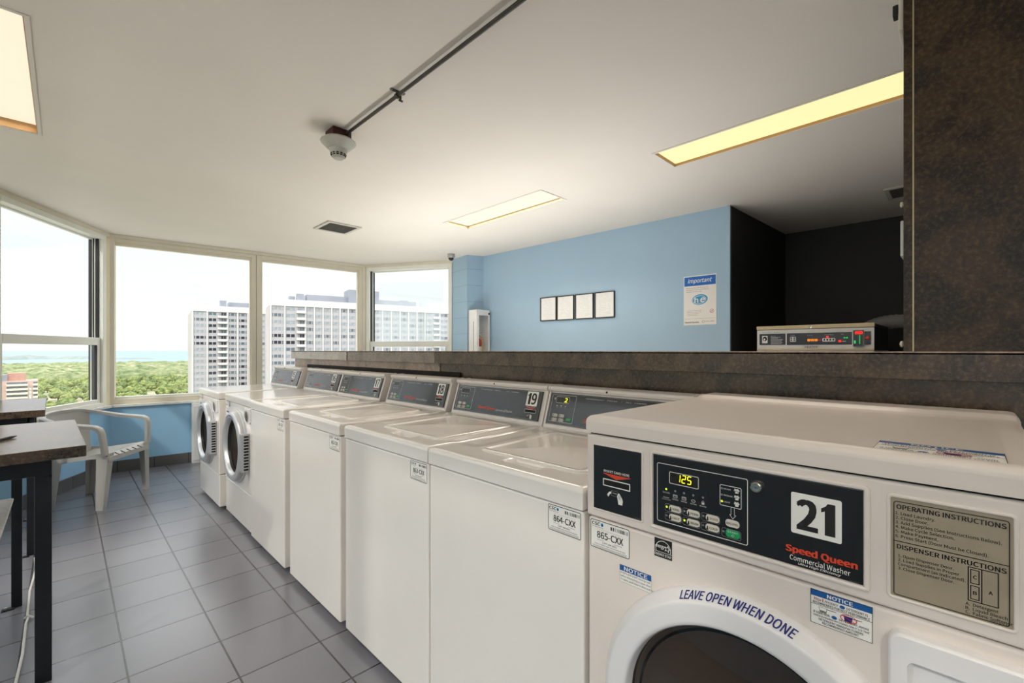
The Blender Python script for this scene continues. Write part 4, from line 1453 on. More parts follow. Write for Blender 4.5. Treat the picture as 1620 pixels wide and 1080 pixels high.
# tan instruction plate
m = MB().box((0.5585, -0.0006, 0.8935), (0.6828, 0.001, 1.0405), 'plate_tan')
a = front(m, -0.0008)
a.frame(0.5615, 0.8955, 0.6795, 1.0355, 0.0012, 'ink_black', 1, r=0.004)
a.rect(0.5615, 0.9755, 0.6795, 0.9767, 'ink_black', 1)
a.text('OPERATING INSTRUCTIONS', 0.5650, 1.0240, 0.6765, 1.0310, 'ink_black', 1, bold=0.03)
a.para(['1. Load Laundry.', '2. Close Door.', '3. Add Supplies (See Instructions Below).', '4. Make Cycle Selection.', '5. Make Payment.', '6. Press Start (Door Must be Closed).'], 0.5640, 1.0200, 0.0042, 0.0068, 'ink_black', 1, 0.01, 1.0)
a.text('DISPENSER INSTRUCTIONS', 0.5655, 0.9650, 0.6765, 0.9718, 'ink_black', 1, bold=0.03)
a.para(['1. Open Dispenser Door.', '2. Load Supplies in Proper', '    Compartment (as Indicated).', '3. Close Dispenser Door.'], 0.5670, 0.9570, 0.0040, 0.0062, 'ink_black', 1, 0.01, 0.98)
a.frame(0.6400, 0.9165, 0.6695, 0.9635, 0.0012, 'ink_black', 1)
a.rect(0.6530, 0.9165, 0.6542, 0.9635, 'ink_black', 1)
a.frame(0.6425, 0.9410, 0.6515, 0.9605, 0.0010, 'ink_black', 1)
a.frame(0.6425, 0.9195, 0.6515, 0.9385, 0.0010, 'ink_black', 1)
for ch, x, z in (('C', 0.6452, 0.9480), ('B', 0.6452, 0.9265), ('A', 0.6600, 0.9320)):
    a.text(ch, x, z, x + 0.0038, z + 0.0048, 'ink_black', 1, bold=0.03)
a.para(['A.  Detergent', 'B.  Liquid Bleach', 'C.  Fabric Softener'], 0.6380, 0.9140, 0.0040, 0.0058, 'ink_black', 1, 0.01, 0.95)
a.text('802141', 0.6610, 0.8968, 0.6770, 0.8986, 'ink_black', 1)
m.build('instruction_plate', T, smooth=False)

# porthole door
CX, CZ = 0.349, 0.516
m = MB()
PR21 = [(0.2940, -0.006), (0.2935, 0.004), (0.2905, 0.0125), (0.2760, 0.0300), (0.2725, 0.0325), (0.2680, 0.0335), (0.2400, 0.0350), (0.2330, 0.0335), (0.2290, 0.0280), (0.2265, 0.0080)]
m.lathe(PR21, 'door_white', (CX, 0.005, CZ), (0, -1, 0), 96, ref=(0, 0, 1))
m.lathe([(0.2265, 0.008), (0.2245, -0.002), (0.216, -0.004)], 'door_brown', (CX, 0.005, CZ), (0, -1, 0), 96, ref=(0, 0, 1))
D21 = m.build('door', T, ang=60)
r = 0.2245
MB().lathe([(r, -0.001), (r * 0.97, -0.006), (r * 0.95, 0.002), (r * 0.8, -0.012), (r * 0.5, -0.026), (0.0, -0.034)], ['chrome', 'door_brown', 'door_dark', 'door_dark', 'door_dark'], (CX, 0.005, CZ), (0, -1, 0), 72, ref=(0, 0, 1)).build('door_bowl', D21, ang=50)
MB().lathe([(r + 0.001, 0.010), (r * 0.9, 0.014), (r * 0.6, 0.024), (r * 0.3, 0.029), (0.0, 0.030)], 'glass_door', (CX, 0.005, CZ), (0, -1, 0), 72, ref=(0, 0, 1)).build('door_glass', D21, ang=60)


def ring_h(rr):
    for (r0, h0), (r1, h1) in zip(PR21[::-1], PR21[-2::-1]):
        if r0 <= rr <= r1:
            return h0 + (h1 - h0) * (rr - r0) / max(r1 - r0, 1e-6) - 0.005 + 0.0010
    return 0.04


m = MB()
a = Art(m, (0, 0, 0), (1, 0, 0), (0, 0, 1), (0, -1, 0))
# clear tape patch under the last letters, then the words
a.arc_text('LEAVE OPEN WHEN DONE', CX, CZ, 0.2775, math.radians(113.0), math.radians(71.5), 0.0115, 'ink_navy', 1, 0.025, 0.25, ring_h)
m.build('door_lettering', D21, smooth=False)

# dispenser drawer with finger recess
m = MB()
b = Art(m, (0, 0, 0), (1, 0, 0), (0, 0, 1), (0, -1, 0))
m.loft([[(x, y, z) for x, z in b.rrect(0.556 + i, 0.640 + i, W21 - 0.004 - i, 0.846 - i, 0.018 - i, 6)] for i, y in ((0.0, 0.006), (0.0, -0.010), (0.0015, -0.0145), (0.004, -0.016))], 'door_white', cap=False)
o_ = b.rrect(0.560, 0.644, W21 - 0.008, 0.842, 0.014, 6)
i_ = b.rrect(0.578, 0.745, W21 - 0.020, 0.810, 0.010, 6)
m.add([(x, -0.016, z) for x, z in o_ + i_], [(i, (i + 1) % len(o_), len(o_) + (i + 1) % len(o_), len(o_) + i) for i in range(len(o_))], 'door_white')
dr = m.build('dispenser_drawer', T, ang=50)
m = MB()
b2 = b.rrect(0.584, 0.751, W21 - 0.026, 0.804, 0.006, 6)
m.loft([[(x, -0.016, z) for x, z in i_], [(x, -0.012, z) for x, z in i_], [(x, 0.0035, z) for x, z in b2]], 'door_white', cap=False)
m.add([(x, 0.0035, z) for x, z in b2], [tuple(range(len(b2)))], 'door_white')
m.build('finger_recess', dr, ang=50)

# stickers on 21
service_sticker(T, 0.0075, 0.7955, '865-CXX', 0.005)
m = MB()
a = front(m, 0.0046)
a.rect(0.1720, 0.8265, 0.2110, 0.8655, 'ink_black', 0)
a.ell(0.1915, 0.8440, 0.0170, 0.0180, 'ink_white', 1, w=0.0012, seg=30)
a.rect(0.1720, 0.8265, 0.2110, 0.8385, 'ink_black', 2)
a.text('energy', 0.1745, 0.8440, 0.1960, 0.8520, 'ink_white', 3, bold=0.02, shear=0.35)
st = []
for i in range(10):
    rr = 0.0080 if i % 2 == 0 else 0.0036
    st.append((0.2015 + rr * math.cos(PI / 2 - 0.25 + i * PI / 5), 0.8480 + rr * math.sin(PI / 2 - 0.25 + i * PI / 5)))
a.poly(st, 'ink_white', 4)
a.poly([(0.2015 + (x - 0.2015) * 0.62, 0.8480 + (y - 0.8480) * 0.62) for x, y in st], 'ink_black', 5)
a.rect(0.1720, 0.8378, 0.2110, 0.8386, 'ink_white', 4)
a.text('ENERGY STAR', 0.1732, 0.8300, 0.2098, 0.8355, 'ink_white', 4, bold=0.012)
m.build('energy_sticker', T, smooth=False)


def jug(a, x, y, s, mat, k):
    a.poly([(x, y), (x + 0.0120 * s, y), (x + 0.0105 * s, y - 0.0085 * s), (x + 0.0015 * s, y - 0.0085 * s)], mat, k)
    a.line(x + 0.0118 * s, y - 0.0015 * s, x + 0.0240 * s, y - 0.0008 * s, 0.0010 * s, 'ink_black', k)


m = MB()
a = front(m, 0.0046)
a.rect(0.0880, 0.7420, 0.1650, 0.7800, 'ink_paper', 0)
a.rect(0.0880, 0.7670, 0.1650, 0.7800, 'ink_blue', 1)
a.text('NOTICE', 0.0990, 0.7690, 0.1560, 0.7780, 'ink_white', 2, bold=0.02)
a.para(['DOOR LOCK LIGHT must go out', 'before attempting to open door.', 'To open, push door in then pull out.'], 0.0900, 0.7650, 0.0040, 0.0072, 'ink_black', 1, 0.006, 0.92)
a.frame(0.0880, 0.7420, 0.1650, 0.7800, 0.0005, 'ink_grey', 3)
m.build('notice_sticker', T, smooth=False)


def he_notice(a, x0, z0, x1, z1):
    w, h = x1 - x0, z1 - z0
    a.rect(x0, z0, x1, z1, 'ink_paper', 0)
    a.rect(x0, z1 - 0.19 * h, x1, z1, 'ink_blue', 1)
    a.frame(x0, z0, x1, z1, 0.0007, 'ink_black', 3)
    a.text('NOTICE', x0 + 0.28 * w, z1 - 0.155 * h, x0 + 0.70 * w, z1 - 0.045 * h, 'ink_white', 2, bold=0.03)
    a.text('H', x0 + 0.06 * w, z1 - 0.31 * h, x0 + 0.10 * w, z1 - 0.22 * h, 'ink_crimson', 1, bold=0.03)
    a.text('IGH', x0 + 0.11 * w, z1 - 0.31 * h, x0 + 0.18 * w, z1 - 0.24 * h, 'ink_black', 1, bold=0.02)
    a.text('E', x0 + 0.20 * w, z1 - 0.31 * h, x0 + 0.235 * w, z1 - 0.22 * h, 'ink_crimson', 1, bold=0.03)
    a.text('FFICIENCY', x0 + 0.245 * w, z1 - 0.31 * h, x0 + 0.46 * w, z1 - 0.24 * h, 'ink_black', 1, bold=0.02)
    a.ell(x0 + 0.53 * w, z1 - 0.275 * h, 0.045 * w, 0.05 * h, 'ink_blue', 1, seg=18)
    a.text('DETERGENT IS', x0 + 0.60 * w, z1 - 0.31 * h, x0 + 0.93 * w, z1 - 0.24 * h, 'ink_black', 1, bold=0.02)
    a.text('RECOMMENDED FOR BEST PERFORMANCE', x0 + 0.04 * w, z1 - 0.41 * h, x0 + 0.96 * w, z1 - 0.335 * h, 'ink_black', 1, bold=0.02)
    a.rect(x0, z1 - 0.435 * h, x1, z1 - 0.425 * h, 'ink_black', 1)
    s = w / 0.082
    jug(a, x0 + 0.14 * w, z1 - 0.47 * h, s, 'ink_grey', 1)
    a.poly([(x0 + 0.14 * w + 0.001 * s, z1 - 0.47 * h - 0.0004), (x0 + 0.14 * w + 0.011 * s, z1 - 0.47 * h - 0.0004), (x0 + 0.14 * w + 0.0104 * s, z1 - 0.47 * h - 0.0050 * s), (x0 + 0.14 * w + 0.0016 * s, z1 - 0.47 * h - 0.0050 * s)], 'ink_paper', 2)
    jug(a, x0 + 0.55 * w, z1 - 0.49 * h, s, 'ink_navy', 1)
    a.ell(x0 + 0.63 * w, z1 - 0.555 * h, 0.135 * w, 0.115 * h, 'ink_crimson', 2, w=0.0012 * s)
    a.line(x0 + 0.535 * w, z1 - 0.50 * h, x0 + 0.725 * w, z1 - 0.61 * h, 0.0010 * s, 'ink_crimson', 3)
    a.text('IF USING NON', x0 + 0.05 * w, z1 - 0.69 * h, x0 + 0.32 * w, z1 - 0.62 * h, 'ink_black', 1, bold=0.02)
    a.ell(x0 + 0.40 * w, z1 - 0.655 * h, 0.045 * w, 0.05 * h, 'ink_blue', 1, seg=18)
    a.text('DETERGENT, AVOID', x0 + 0.48 * w, z1 - 0.70 * h, x0 + 0.94 * w, z1 - 0.63 * h, 'ink_black', 1, bold=0.02)
    for i, (st, b0, b1) in enumerate((('OVERSUDSING BY USING ONLY 1/3 THE', 0.05, 0.95), ('DETERGENT MANUFACTURERS', 0.14, 0.86), ('RECOMMENDED AMOUNT.', 0.20, 0.80))):
        a.text(st, x0 + b0 * w, z1 - (0.785 + i * 0.085) * h, x0 + b1 * w, z1 - (0.72 + i * 0.085) * h, 'ink_black', 1, bold=0.02)


m = MB()
he_notice(front(m, 0.0046), 0.4545, 0.8065, 0.5365, 0.8625)
m.build('notice_sticker', T, smooth=False)
m = MB()
he_notice(Art(m, (0, 0, 1.1052), (1, 0, 0), (0, 1, 0), (0, 0, 1)), 0.534, 0.012, 0.679, 0.114)
m.build('notice_sticker', T, smooth=False)

# ------------------------------------------------------------------ washer seen over the ledge, in the alcove
X = thing('coin_washer', 'silver coin washer standing in the dark alcove behind the ledge', 'washing machine', (3.95, 1.195, 0), -PI / 2)
WD = 0.740
m = MB()
m.box((0.0, 0.0, 0.16), (WD, 0.80, 1.262), 'brushed_silver', 0.004)
m.box((0.02, 0.02, 0.0), (WD - 0.02, 0.78, 0.16), 'brushed_silver', 0.004)
m.build('cabinet', X)
door_ring(X, WD / 2, 0.70, 0.26, 0.05, 'steel_grey')
m = MB()
m.box((0.0, 0.0, 1.264), (WD, 0.022, 1.4225), 'brushed_silver', 0.003)
m.box((0.004, 0.022, 1.264), (WD - 0.004, 0.80, 1.4225), 'wall_grey', 0.003)
m.box((0.0, -0.004, 1.262), (WD, 0.01, 1.276), 'brushed_tan', 0.001)
m.build('control_housing', X)
m = MB().box((-0.002, -0.006, 1.4235), (WD + 0.002, 0.03, 1.4525), 'brushed_tan', 0.003)
m.box((0.002, 0.03, 1.4235), (WD - 0.002, 0.80, 1.450), 'wall_grey', 0.003)
k = m.build('top_cap', X)
MB().lathe([(0, 0.004), (0.005, 0.004), (0.006, 0.002), (0.009, 0.003), (0.009, 0.0)], 'chrome', (0.371, -0.006, 1.438), (0, -1, 0), 18).build('cap_lock', k)
m = MB()
a = front(m, -0.0005)
a.rect(0.012, 1.282, WD - 0.012, 1.412, 'ink_pale', 0, r=0.004)
a.text('TRIPLE LOADER', 0.040, 1.4005, 0.105, 1.4055, 'ink_grey', 1)
for i in range(3):
    a.ell(0.128 + i * 0.014, 1.4030, 0.004, 0.003, 'ink_grey', 1, seg=10)
a.rect(0.0185, 1.304, 0.202, 1.3925, 'panel_slate', 1, r=0.003)
a.rect(0.038, 1.319, 0.077, 1.377, 'ink_white', 2)
a.ell(0.0575, 1.353, 0.016, 0.018, 'ink_black', 3, seg=20)
a.ell(0.0545, 1.349, 0.006, 0.009, 'ink_white', 4, seg=14)
a.text('DIRECTIONS', 0.100, 1.3705, 0.135, 1.3745, 'ink_white', 2)
for i in range(7):
    a.rect(0.100, 1.3630 - i * 0.0085, 0.100 + RNG.uniform(0.05, 0.088), 1.3655 - i * 0.0085, 'ink_pale', 2)
a.rect(0.211, 1.3025, 0.616, 1.3925, 'panel_slate', 1, r=0.003)
a.rect(0.232, 1.328, 0.272, 1.366, 'ink_pale', 2, r=0.006)
for i in range(4):
    a.ell(0.241 + (i % 2) * 0.020, 1.356 - (i // 2) * 0.016, 0.006, 0.006, 'panel_slate', 3, seg=10)
a.text('NORMAL', 0.236, 1.374, 0.266, 1.379, 'ink_pale', 2)
a.rect(0.300, 1.3035, 0.613, 1.3915, 'panel_black', 2)
a.text('WASH CYCLE', 0.346, 1.373, 0.380, 1.377, 'ink_pale', 3)
for i in range(3):
    a.rect(0.3465 + i * 0.0225, 1.3300, 0.3665 + i * 0.0225, 1.3470, 'led_amber', 3, r=0.002)
a.rect(0.414, 1.334, 0.434, 1.342, 'ink_crimson', 3)
a.text('WATER TEMPERATURE', 0.452, 1.374, 0.508, 1.378, 'ink_pale', 3)
a.rect(0.4405, 1.3270, 0.5185, 1.3510, 'ink_white', 3, r=0.006)
for i in range(4):
    a.rect(0.4470 + i * 0.0182, 1.3320, 0.4580 + i * 0.0182, 1.3470, 'panel_slate', 4, r=0.001)
a.text('TIME', 0.552, 1.3755, 0.568, 1.3800, 'ink_pale', 3)
a.rect(0.560, 1.3250, 0.580, 1.3280, 'ink_pale', 3)
a.text('DEXTER', 0.328, 1.2810, 0.412, 1.2945, 'ink_black', 2, bold=0.02, shear=0.2)
a.frame(0.318, 1.2780, 0.422, 1.2980, 0.0008, 'ink_grey', 1)
cp = m.build('control_panel', X, smooth=False)
for x, z, mt, rr in ((0.472, 1.360, 'led_red', 0.008), (0.546, 1.329, 'led_red', 0.009), (0.573, 1.352, 'led_green', 0.006), (0.588, 1.352, 'led_green', 0.006)):
    m = MB()
    front(m, -0.002).ell(x, z, rr, rr * 0.8, mt, 1, seg=16)
    m.build('indicator_light', cp, smooth=False)
m = MB().box((0.624, -0.020, 1.290), (0.683, 0.0, 1.4035), 'panel_black', 0.003)
a = front(m, -0.0203)
a.frame(0.624, 1.290, 0.683, 1.4035, 0.003, 'ink_grey', 0)
seg_digits(a, '350', 0.636, 1.3785, 0.014, 0.014, 0.0145, 'led_red', 1, 0.004, 0.0)
a.rect(0.660, 1.306, 0.664, 1.370, 'led_green', 1)
a.rect(0.630, 1.310, 0.640, 1.332, 'led_green', 1)
m.build('coin_slot', X, smooth=False)
m = MB().box((0.688, -0.006, 1.303), (0.721, 0.0, 1.394), 'panel_black', 0.002)
m.build('button_plate', X, smooth=False)
MB().lathe([(0, 0.016), (0.010, 0.014), (0.0125, 0.009), (0.0125, 0.0)], 'ink_red', (0.7055, -0.006, 1.3485), (0, -1, 0), 20).build('stop_button', X)
hz = thing('exhaust_hose', 'soft grey exhaust hose arching over behind the coin washer', 'hose', (4.86, 0.60, 1.30))  # tube standing in for a blurred, arm-like grey shape
pts = [(0.0, 0.12, -0.30), (0.0, 0.08, 0.02), (0.0, -0.02, 0.16), (0.0, -0.20, 0.20), (0.0, -0.42, 0.14), (0.0, -0.62, -0.02), (0.0, -0.74, -0.3), (0.0, -0.76, -1.30)]
cu = []
for i in range(len(pts) - 1):
    p0, p1, p2, p3 = (Vector(pts[max(0, min(len(pts) - 1, i + d))]) for d in (-1, 0, 1, 2))
    for j in range(12):
        u = j / 12
        cu.append(0.5 * ((2 * p1) + (-p0 + p2) * u + (2 * p0 - 5 * p1 + 4 * p2 - p3) * u * u + (-p0 + 3 * p1 - 3 * p2 + p3) * u ** 3))
cu.append(Vector(pts[-1]))
MB().tube(cu, [0.055 + 0.004 * (i % 2) for i in range(len(cu))], 'hose_grey', seg=20).build('hose_tube', hz)
MB().lathe([(0.0, -1.30), (0.07, -1.30), (0.07, -1.27), (0.06, -1.27)], 'hose_grey', (0, -0.76, 0), (0, 0, 1), 20).build('hose_collar', hz)


# ------------------------------------------------------------------ tables, bench, chair
def slab_table(label, corners, z, th, legs, rail, group):
    """corners: plan of the top, near-right, far-right, far-left, near-left."""
    cx = sum(c[0] for c in corners) / 4
    cy = sum(c[1] for c in corners) / 4
    t = thing('counter_table', label, 'table', (cx, cy, 0), group=group)
    MB().prism([(x - cx, y - cy) for x, y in corners], z - th, z, 'table_laminate', 0.003, 2).build('tabletop', t)
    for (xa, xb, y, zb) in legs:
        m = MB().box((xa - cx, y - cy - 0.011, zb), (xb - cx, y - cy + 0.011, z - th), 'black_steel', 0.003)
        lg = m.build('leg', t)
        m = MB().box((xa - cx - 0.032, y - cy - 0.03, 0.0), (xa - cx + 0.012, y - cy + 0.0, 0.006), 'black_steel', 0.001)
        m.cyl((xa - cx - 0.018, y - cy - 0.015, 0.006), (xa - cx - 0.018, y - cy - 0.015, 0.013), 0.008, 'steel_grey', seg=6)
        m.build('floor_bracket', lg, smooth=False)
    for (xa, xb, y, h) in rail:
        m = MB().box((xa - cx, y - cy - 0.011, z - th - h), (xb - cx, y - cy + 0.011, z - th), 'black_steel', 0.003)
        # gusset in the corner by the right leg
        m.loft([[(xb - cx + dx, y - cy + s, z - th - h + dz) for dx, dz in ((0, 0), (-0.012, 0), (0, -0.012))] for s in (-0.010, 0.010)], 'black_steel')
        m.build('apron_rail', t)
    return t


slab_table('near dark-topped counter table with black steel legs and a pen on it', [(0.060, 2.402), (0.040, 3.335), (-0.62, 3.320), (-0.60, 2.360)], 0.895, 0.043,
           [(-0.0805, -0.0345, 2.478, 0.0), (-0.186, -0.149, 3.300, 0.0), (-0.565, -0.520, 2.440, 0.0), (-0.60, -0.563, 3.290, 0.0)],
           [(-0.52, -0.0345, 2.477, 0.066), (-0.563, -0.149, 3.299, 0.06)], 'tall tables along the windows')
slab_table('far dark-topped counter table, beyond the near one by the left window', [(-0.086, 4.020), (-0.100, 5.020), (-0.420, 5.005), (-0.406, 4.005)], 0.895, 0.043,
           [(-0.166, -0.133, 4.070, 0.0), (-0.185, -0.150, 4.930, 0.0), (-0.385, -0.345, 4.060, 0.0), (-0.395, -0.360, 4.920, 0.0)],
           [(-0.345, -0.150, 4.070, 0.06), (-0.36, -0.17, 4.930, 0.06)], 'tall tables along the windows')
t = tag(MB().lathe([(0.0, -0.075), (0.004, -0.072), (0.0055, -0.05), (0.0058, 0.04), (0.004, 0.055), (0.0015, 0.070), (0.0, 0.075)], 'matte_black', (0, 0, 0), (0.46, 0.89, 0.0), 12).build('pen'), 'dark pen lying on the near counter table', 'pen')
t.location = (-0.176, 2.755, 0.901)

be = thing('bench', 'pale stone-topped bench seat tucked beside the near table leg', 'bench', (-0.37, 2.72, 0))
m = MB()
prof = [(-0.13, 0.535), (0.150, 0.535), (0.172, 0.520), (0.190, 0.546), (0.204, 0.575), (0.203, 0.581), (0.196, 0.583), (-0.13, 0.583)]
m.prism(prof, -0.37, 0.37, 'bench_stone', 0.0, xf=Matrix(((1, 0, 0, 0), (0, 0, -1, 0), (0, 1, 0, 0), (0, 0, 0, 1))))
m.build('seat_slab', be)
for y in (-0.30, 0.30):
    MB().box((-0.02, y - 0.02, 0.0), (0.02, y + 0.02, 0.53), 'black_steel', 0.003).build('leg', be)
    MB().box((-0.11, y - 0.02, 0.515), (0.14, y + 0.02, 0.535), 'black_steel', 0.002).build('seat_bracket', be)
    MB().box((-0.12, y - 0.025, 0.0), (0.10, y + 0.025, 0.02), 'black_steel', 0.002).build('foot_bar', be)

cd = tag(MB().tube([(-0.128, 3.98, 0.005), (-0.118, 3.75, 0.005), (-0.130, 3.45, 0.005), (-0.126, 3.14, 0.005), (-0.122, 3.10, 0.008), (-0.127, 3.05, 0.005), (-0.124, 2.75, 0.005), (-0.132, 2.52, 0.005), (-0.142, 2.2, 0.005), (-0.16, 1.9, 0.005)], 0.0048, 'cord_white', seg=8).tube([(-0.134, 3.108, 0.006), (-0.124, 3.112, 0.016), (-0.112, 3.098, 0.012), (-0.104, 3.092, 0.006)], 0.0045, 'cord_white', seg=8).build('cord'), 'thin white cord with a knot lying on the floor tiles under the tables', 'cord')

# moulded grey armchair: local -y is the front
ch = thing('plastic_armchair', 'grey moulded plastic armchair facing the machines by the left window', 'chair', (0.206, 5.154, 0), math.radians(54.3))


def band(m, sections, mat):
    """sections: list of four-corner loops"""
    m.loft(sections, mat)


def chair_leg(x, y, sx, sy, top, tx, ty, wt, wb):
    """Tapered angle-section leg: corner outwards at (x, y) on the floor, (tx, ty) at the top."""
    m = MB()
    th = 0.007
    L = []
    for f in (0.0, 0.35, 0.7, 1.0):
        px, py, w, z = x + (tx - x) * f, y + (ty - y) * f, wb + (wt - wb) * f, top * f
        L.append([(px, py, z), (px - sx * w * 0.8, py, z), (px - sx * w * 0.8, py - sy * th, z), (px - sx * th, py - sy * th, z), (px - sx * th, py - sy * w, z), (px, py - sy * w, z)])
    m.loft(L, 'grey_plastic')
    return m


for sx in (-1, 1):
    chair_leg(sx * 0.288, -0.215, sx, -1, 0.44, sx * 0.255, -0.232, 0.085, 0.050).build('leg', ch)
    chair_leg(sx * 0.215, 0.225, sx, 1, 0.42, sx * 0.215, 0.200, 0.085, 0.048).build('leg', ch)
# seat: dished shell with slots near the front
xs = [-0.245 + 0.49 * i / 30 for i in range(31)]
ys = [-0.235 + 0.46 * j / 24 for j in range(25)]


def seat_z(x, y):
    f = (y + 0.235) / 0.46
    return 0.447 - 0.055 * f - 0.030 * (1 - (x / 0.245) ** 2) * min(1, f * 3) - 0.035 * sstep((0.10 - f) / 0.10)


def seat_w(y):
    return 1.0 - 0.16 * (y + 0.235) / 0.46


m = MB()
top = [[(x * seat_w(y), y, seat_z(x, y)) for x in xs] for y in ys]
m.loft(top, 'grey_plastic', cap=False, closed=False)
m.loft([[(p[0], p[1], p[2] - 0.006) for p in reversed(r)] for r in top], 'grey_plastic', cap=False, closed=False)
ring = [(x * seat_w(ys[0]), ys[0], seat_z(x, ys[0])) for x in xs] + [(0.245 * seat_w(y), y, seat_z(0.245, y)) for y in ys[1:]] + [(x * seat_w(ys[-1]), ys[-1], seat_z(x, ys[-1])) for x in reversed(xs[:-1])] + [(-0.245 * seat_w(y), y, seat_z(-0.245, y)) for y in reversed(ys[1:-1])]
m.loft([[(p[0], p[1], p[2]) for p in ring], [(p[0] * 1.02, p[1] - 0.003, p[2] - 0.036) for p in ring]], 'grey_plastic', cap=False)
for i in range(5):
    x = -0.14 + i * 0.07
    a_ = [(x - 0.0035, -0.2365), (x + 0.0035, -0.2365), (x + 0.0035, -0.205), (x - 0.0035, -0.205)]
    m.loft([[(px, py - 0.001, seat_z(px, py) - 0.004) for px, py in a_], [(px, py - 0.001, seat_z(px, py) + 0.0008) for px, py in a_]], 'dark_gap')
m.build('seat', ch, ang=50)
# back shell: curved panel rising from the seat to the rim
m = MB()
L = []
for j in range(13):
    f = j / 12
    z = 0.36 + 0.385 * f
    row = []
    half = 0.165 + 0.075 * f
    for i in range(21):
        u = -1 + 2 * i / 20
        row.append((u * half, 0.205 + 0.085 * f - 0.055 * u * u * (0.6 + 0.4 * f), z - 0.012 * u * u))
    L.append(row)
m.loft(L, 'grey_plastic', cap=False, closed=False)
m.loft([[(x, y + 0.007, z) for x, y, z in reversed(r)] for r in L], 'grey_plastic', cap=False, closed=False)
ed = L[0] + [r[-1] for r in L[1:]] + list(reversed(L[-1][:-1])) + [r[0] for r in reversed(L[1:-1])]
m.loft([ed, [(x, y + 0.007, z) for x, y, z in ed]], 'grey_plastic', cap=False)
m.build('backrest', ch, ang=60)
# continuous rim and arms: a channel section swept from front posts round the back
for sx in (-1, 1):
    path = [(0.262, -0.225, 0.430), (0.272, -0.222, 0.52), (0.283, -0.216, 0.610), (0.289, -0.200, 0.645), (0.292, -0.165, 0.664), (0.294, -0.10, 0.672), (0.296, 0.02, 0.684), (0.290, 0.13, 0.706), (0.262, 0.215, 0.730), (0.205, 0.262, 0.748), (0.110, 0.290, 0.757), (0.0, 0.298, 0.760)]
    m = MB()
    L = []
    for i, (x, y, z) in enumerate(path):
        p = Vector((x * sx, y, z))
        q0 = Vector((path[max(i - 1, 0)][0] * sx, *path[max(i - 1, 0)][1:]))
        q1 = Vector((path[min(i + 1, len(path) - 1)][0] * sx, *path[min(i + 1, len(path) - 1)][1:]))
        d = (q1 - q0).normalized()
        # width direction: sideways for the arm, tends to radial round the back
        rad = Vector((p.x, p.y - 0.02 if y > 0.1 else 0.0, 0)).normalized()
        up = rad.cross(d)
        up = up.normalized() if up.z * 1.0 + abs(up.y) * 0 >= 0 or i < 3 else -up.normalized()
        if i < 3:
            up = Vector((0, -1, 0.15)).normalized()
        w = (0.052, 0.050, 0.052, 0.056, 0.058, 0.058, 0.056, 0.050, 0.042, 0.036, 0.032, 0.030)[i]
        h = 0.022
        L.append([p - rad * w / 2 - up * h, p + rad * w / 2 - up * h, p + rad * w / 2, p + rad * (w / 2 - 0.008) + up * 0.006, p - rad * (w / 2 - 0.008) + up * 0.006, p - rad * w / 2])
    m.loft(L, 'grey_plastic')
    m.build('armrest', ch, ang=50)

# white convector under the fixed windows, beside the last machine
cv = thing('convector', 'tall white convector casing against the back wall beyond the last machine', 'heater', (A[0], A[1], 0), math.atan2(B[1] - A[1], B[0] - A[0]))
m = MB().box((0.690, -0.078, 0.0), (1.99, -0.014, 0.668), 'cabinet_white', 0.004)
m.build('casing', cv)
MB().box((0.70, -0.090, 0.03), (1.97, -0.076, 0.64), 'cabinet_white', 0.004).build('front_panel', cv)

# ------------------------------------------------------------------ outside
GZ = -48.0
m = MB()
m.add([(-2500, 60, GZ), (2500, 60, GZ), (2600, 1750, GZ), (1100, 1800, GZ), (560, 2000, GZ), (200, 2120, GZ), (-20, 1900, GZ), (-300, 2300, GZ), (-2500, 2300, GZ)], [tuple(range(9))], 'ground_earth')
structure(m.build('ground', smooth=False))
structure(MB().add([(-60000, 900, GZ - 0.6), (60000, 900, GZ - 0.6), (60000, 90000, GZ - 0.6), (-60000, 90000, GZ - 0.6)], [(0, 1, 2, 3)], 'lake_water').build('lake', smooth=False))
m = MB()
m.add([(-60, 245, GZ + 0.05), (30, 245, GZ + 0.05), (40, 268, GZ + 0.05), (-60, 262, GZ + 0.05)], [(0, 1, 2, 3)], 'road_grey')
m.add([(-60, 360, GZ + 0.05), (50, 375, GZ + 0.05), (52, 388, GZ + 0.05), (-60, 376, GZ + 0.05)], [(0, 1, 2, 3)], 'road_grey')
structure(m.build('road', smooth=False))


def crown(seed, mat, h=9.5, w=7.0):
    """Lumpy broad crown built from overlapping displaced domes plus a trunk below."""
    r = random.Random(seed)
    m = MB()
    blobs = [(0, 0, h * 0.60, w * 0.62)] + [(math.cos(a) * w * r.uniform(0.35, 0.55), math.sin(a) * w * r.uniform(0.35, 0.55), h * r.uniform(0.42, 0.72), w * r.uniform(0.34, 0.5)) for a in [2 * PI * i / 7 + r.uniform(-0.3, 0.3) for i in range(7)]]
    for bx, by, bz, br in blobs:
        bm = bmesh.new()
        bmesh.ops.create_icosphere(bm, subdivisions=3, radius=1.0)
        ph = [r.uniform(0, 6.3) for _ in range(6)]
        for v in bm.verts:
            c = v.co
            d = 1 + 0.16 * math.sin(3.1 * c.x + ph[0]) * math.sin(3.7 * c.y + ph[1]) + 0.13 * math.sin(6.7 * c.x + ph[2]) * math.sin(5.9 * c.z + ph[3]) + 0.10 * math.sin(11 * c.y + ph[4]) * math.sin(9.7 * c.x + ph[5]) + r.uniform(-0.09, 0.09)
            v.co = Vector((c.x * br * d + bx, c.y * br * d + by, c.z * br * 0.78 * d + bz))
        m.bm(bm, mat)
    return m


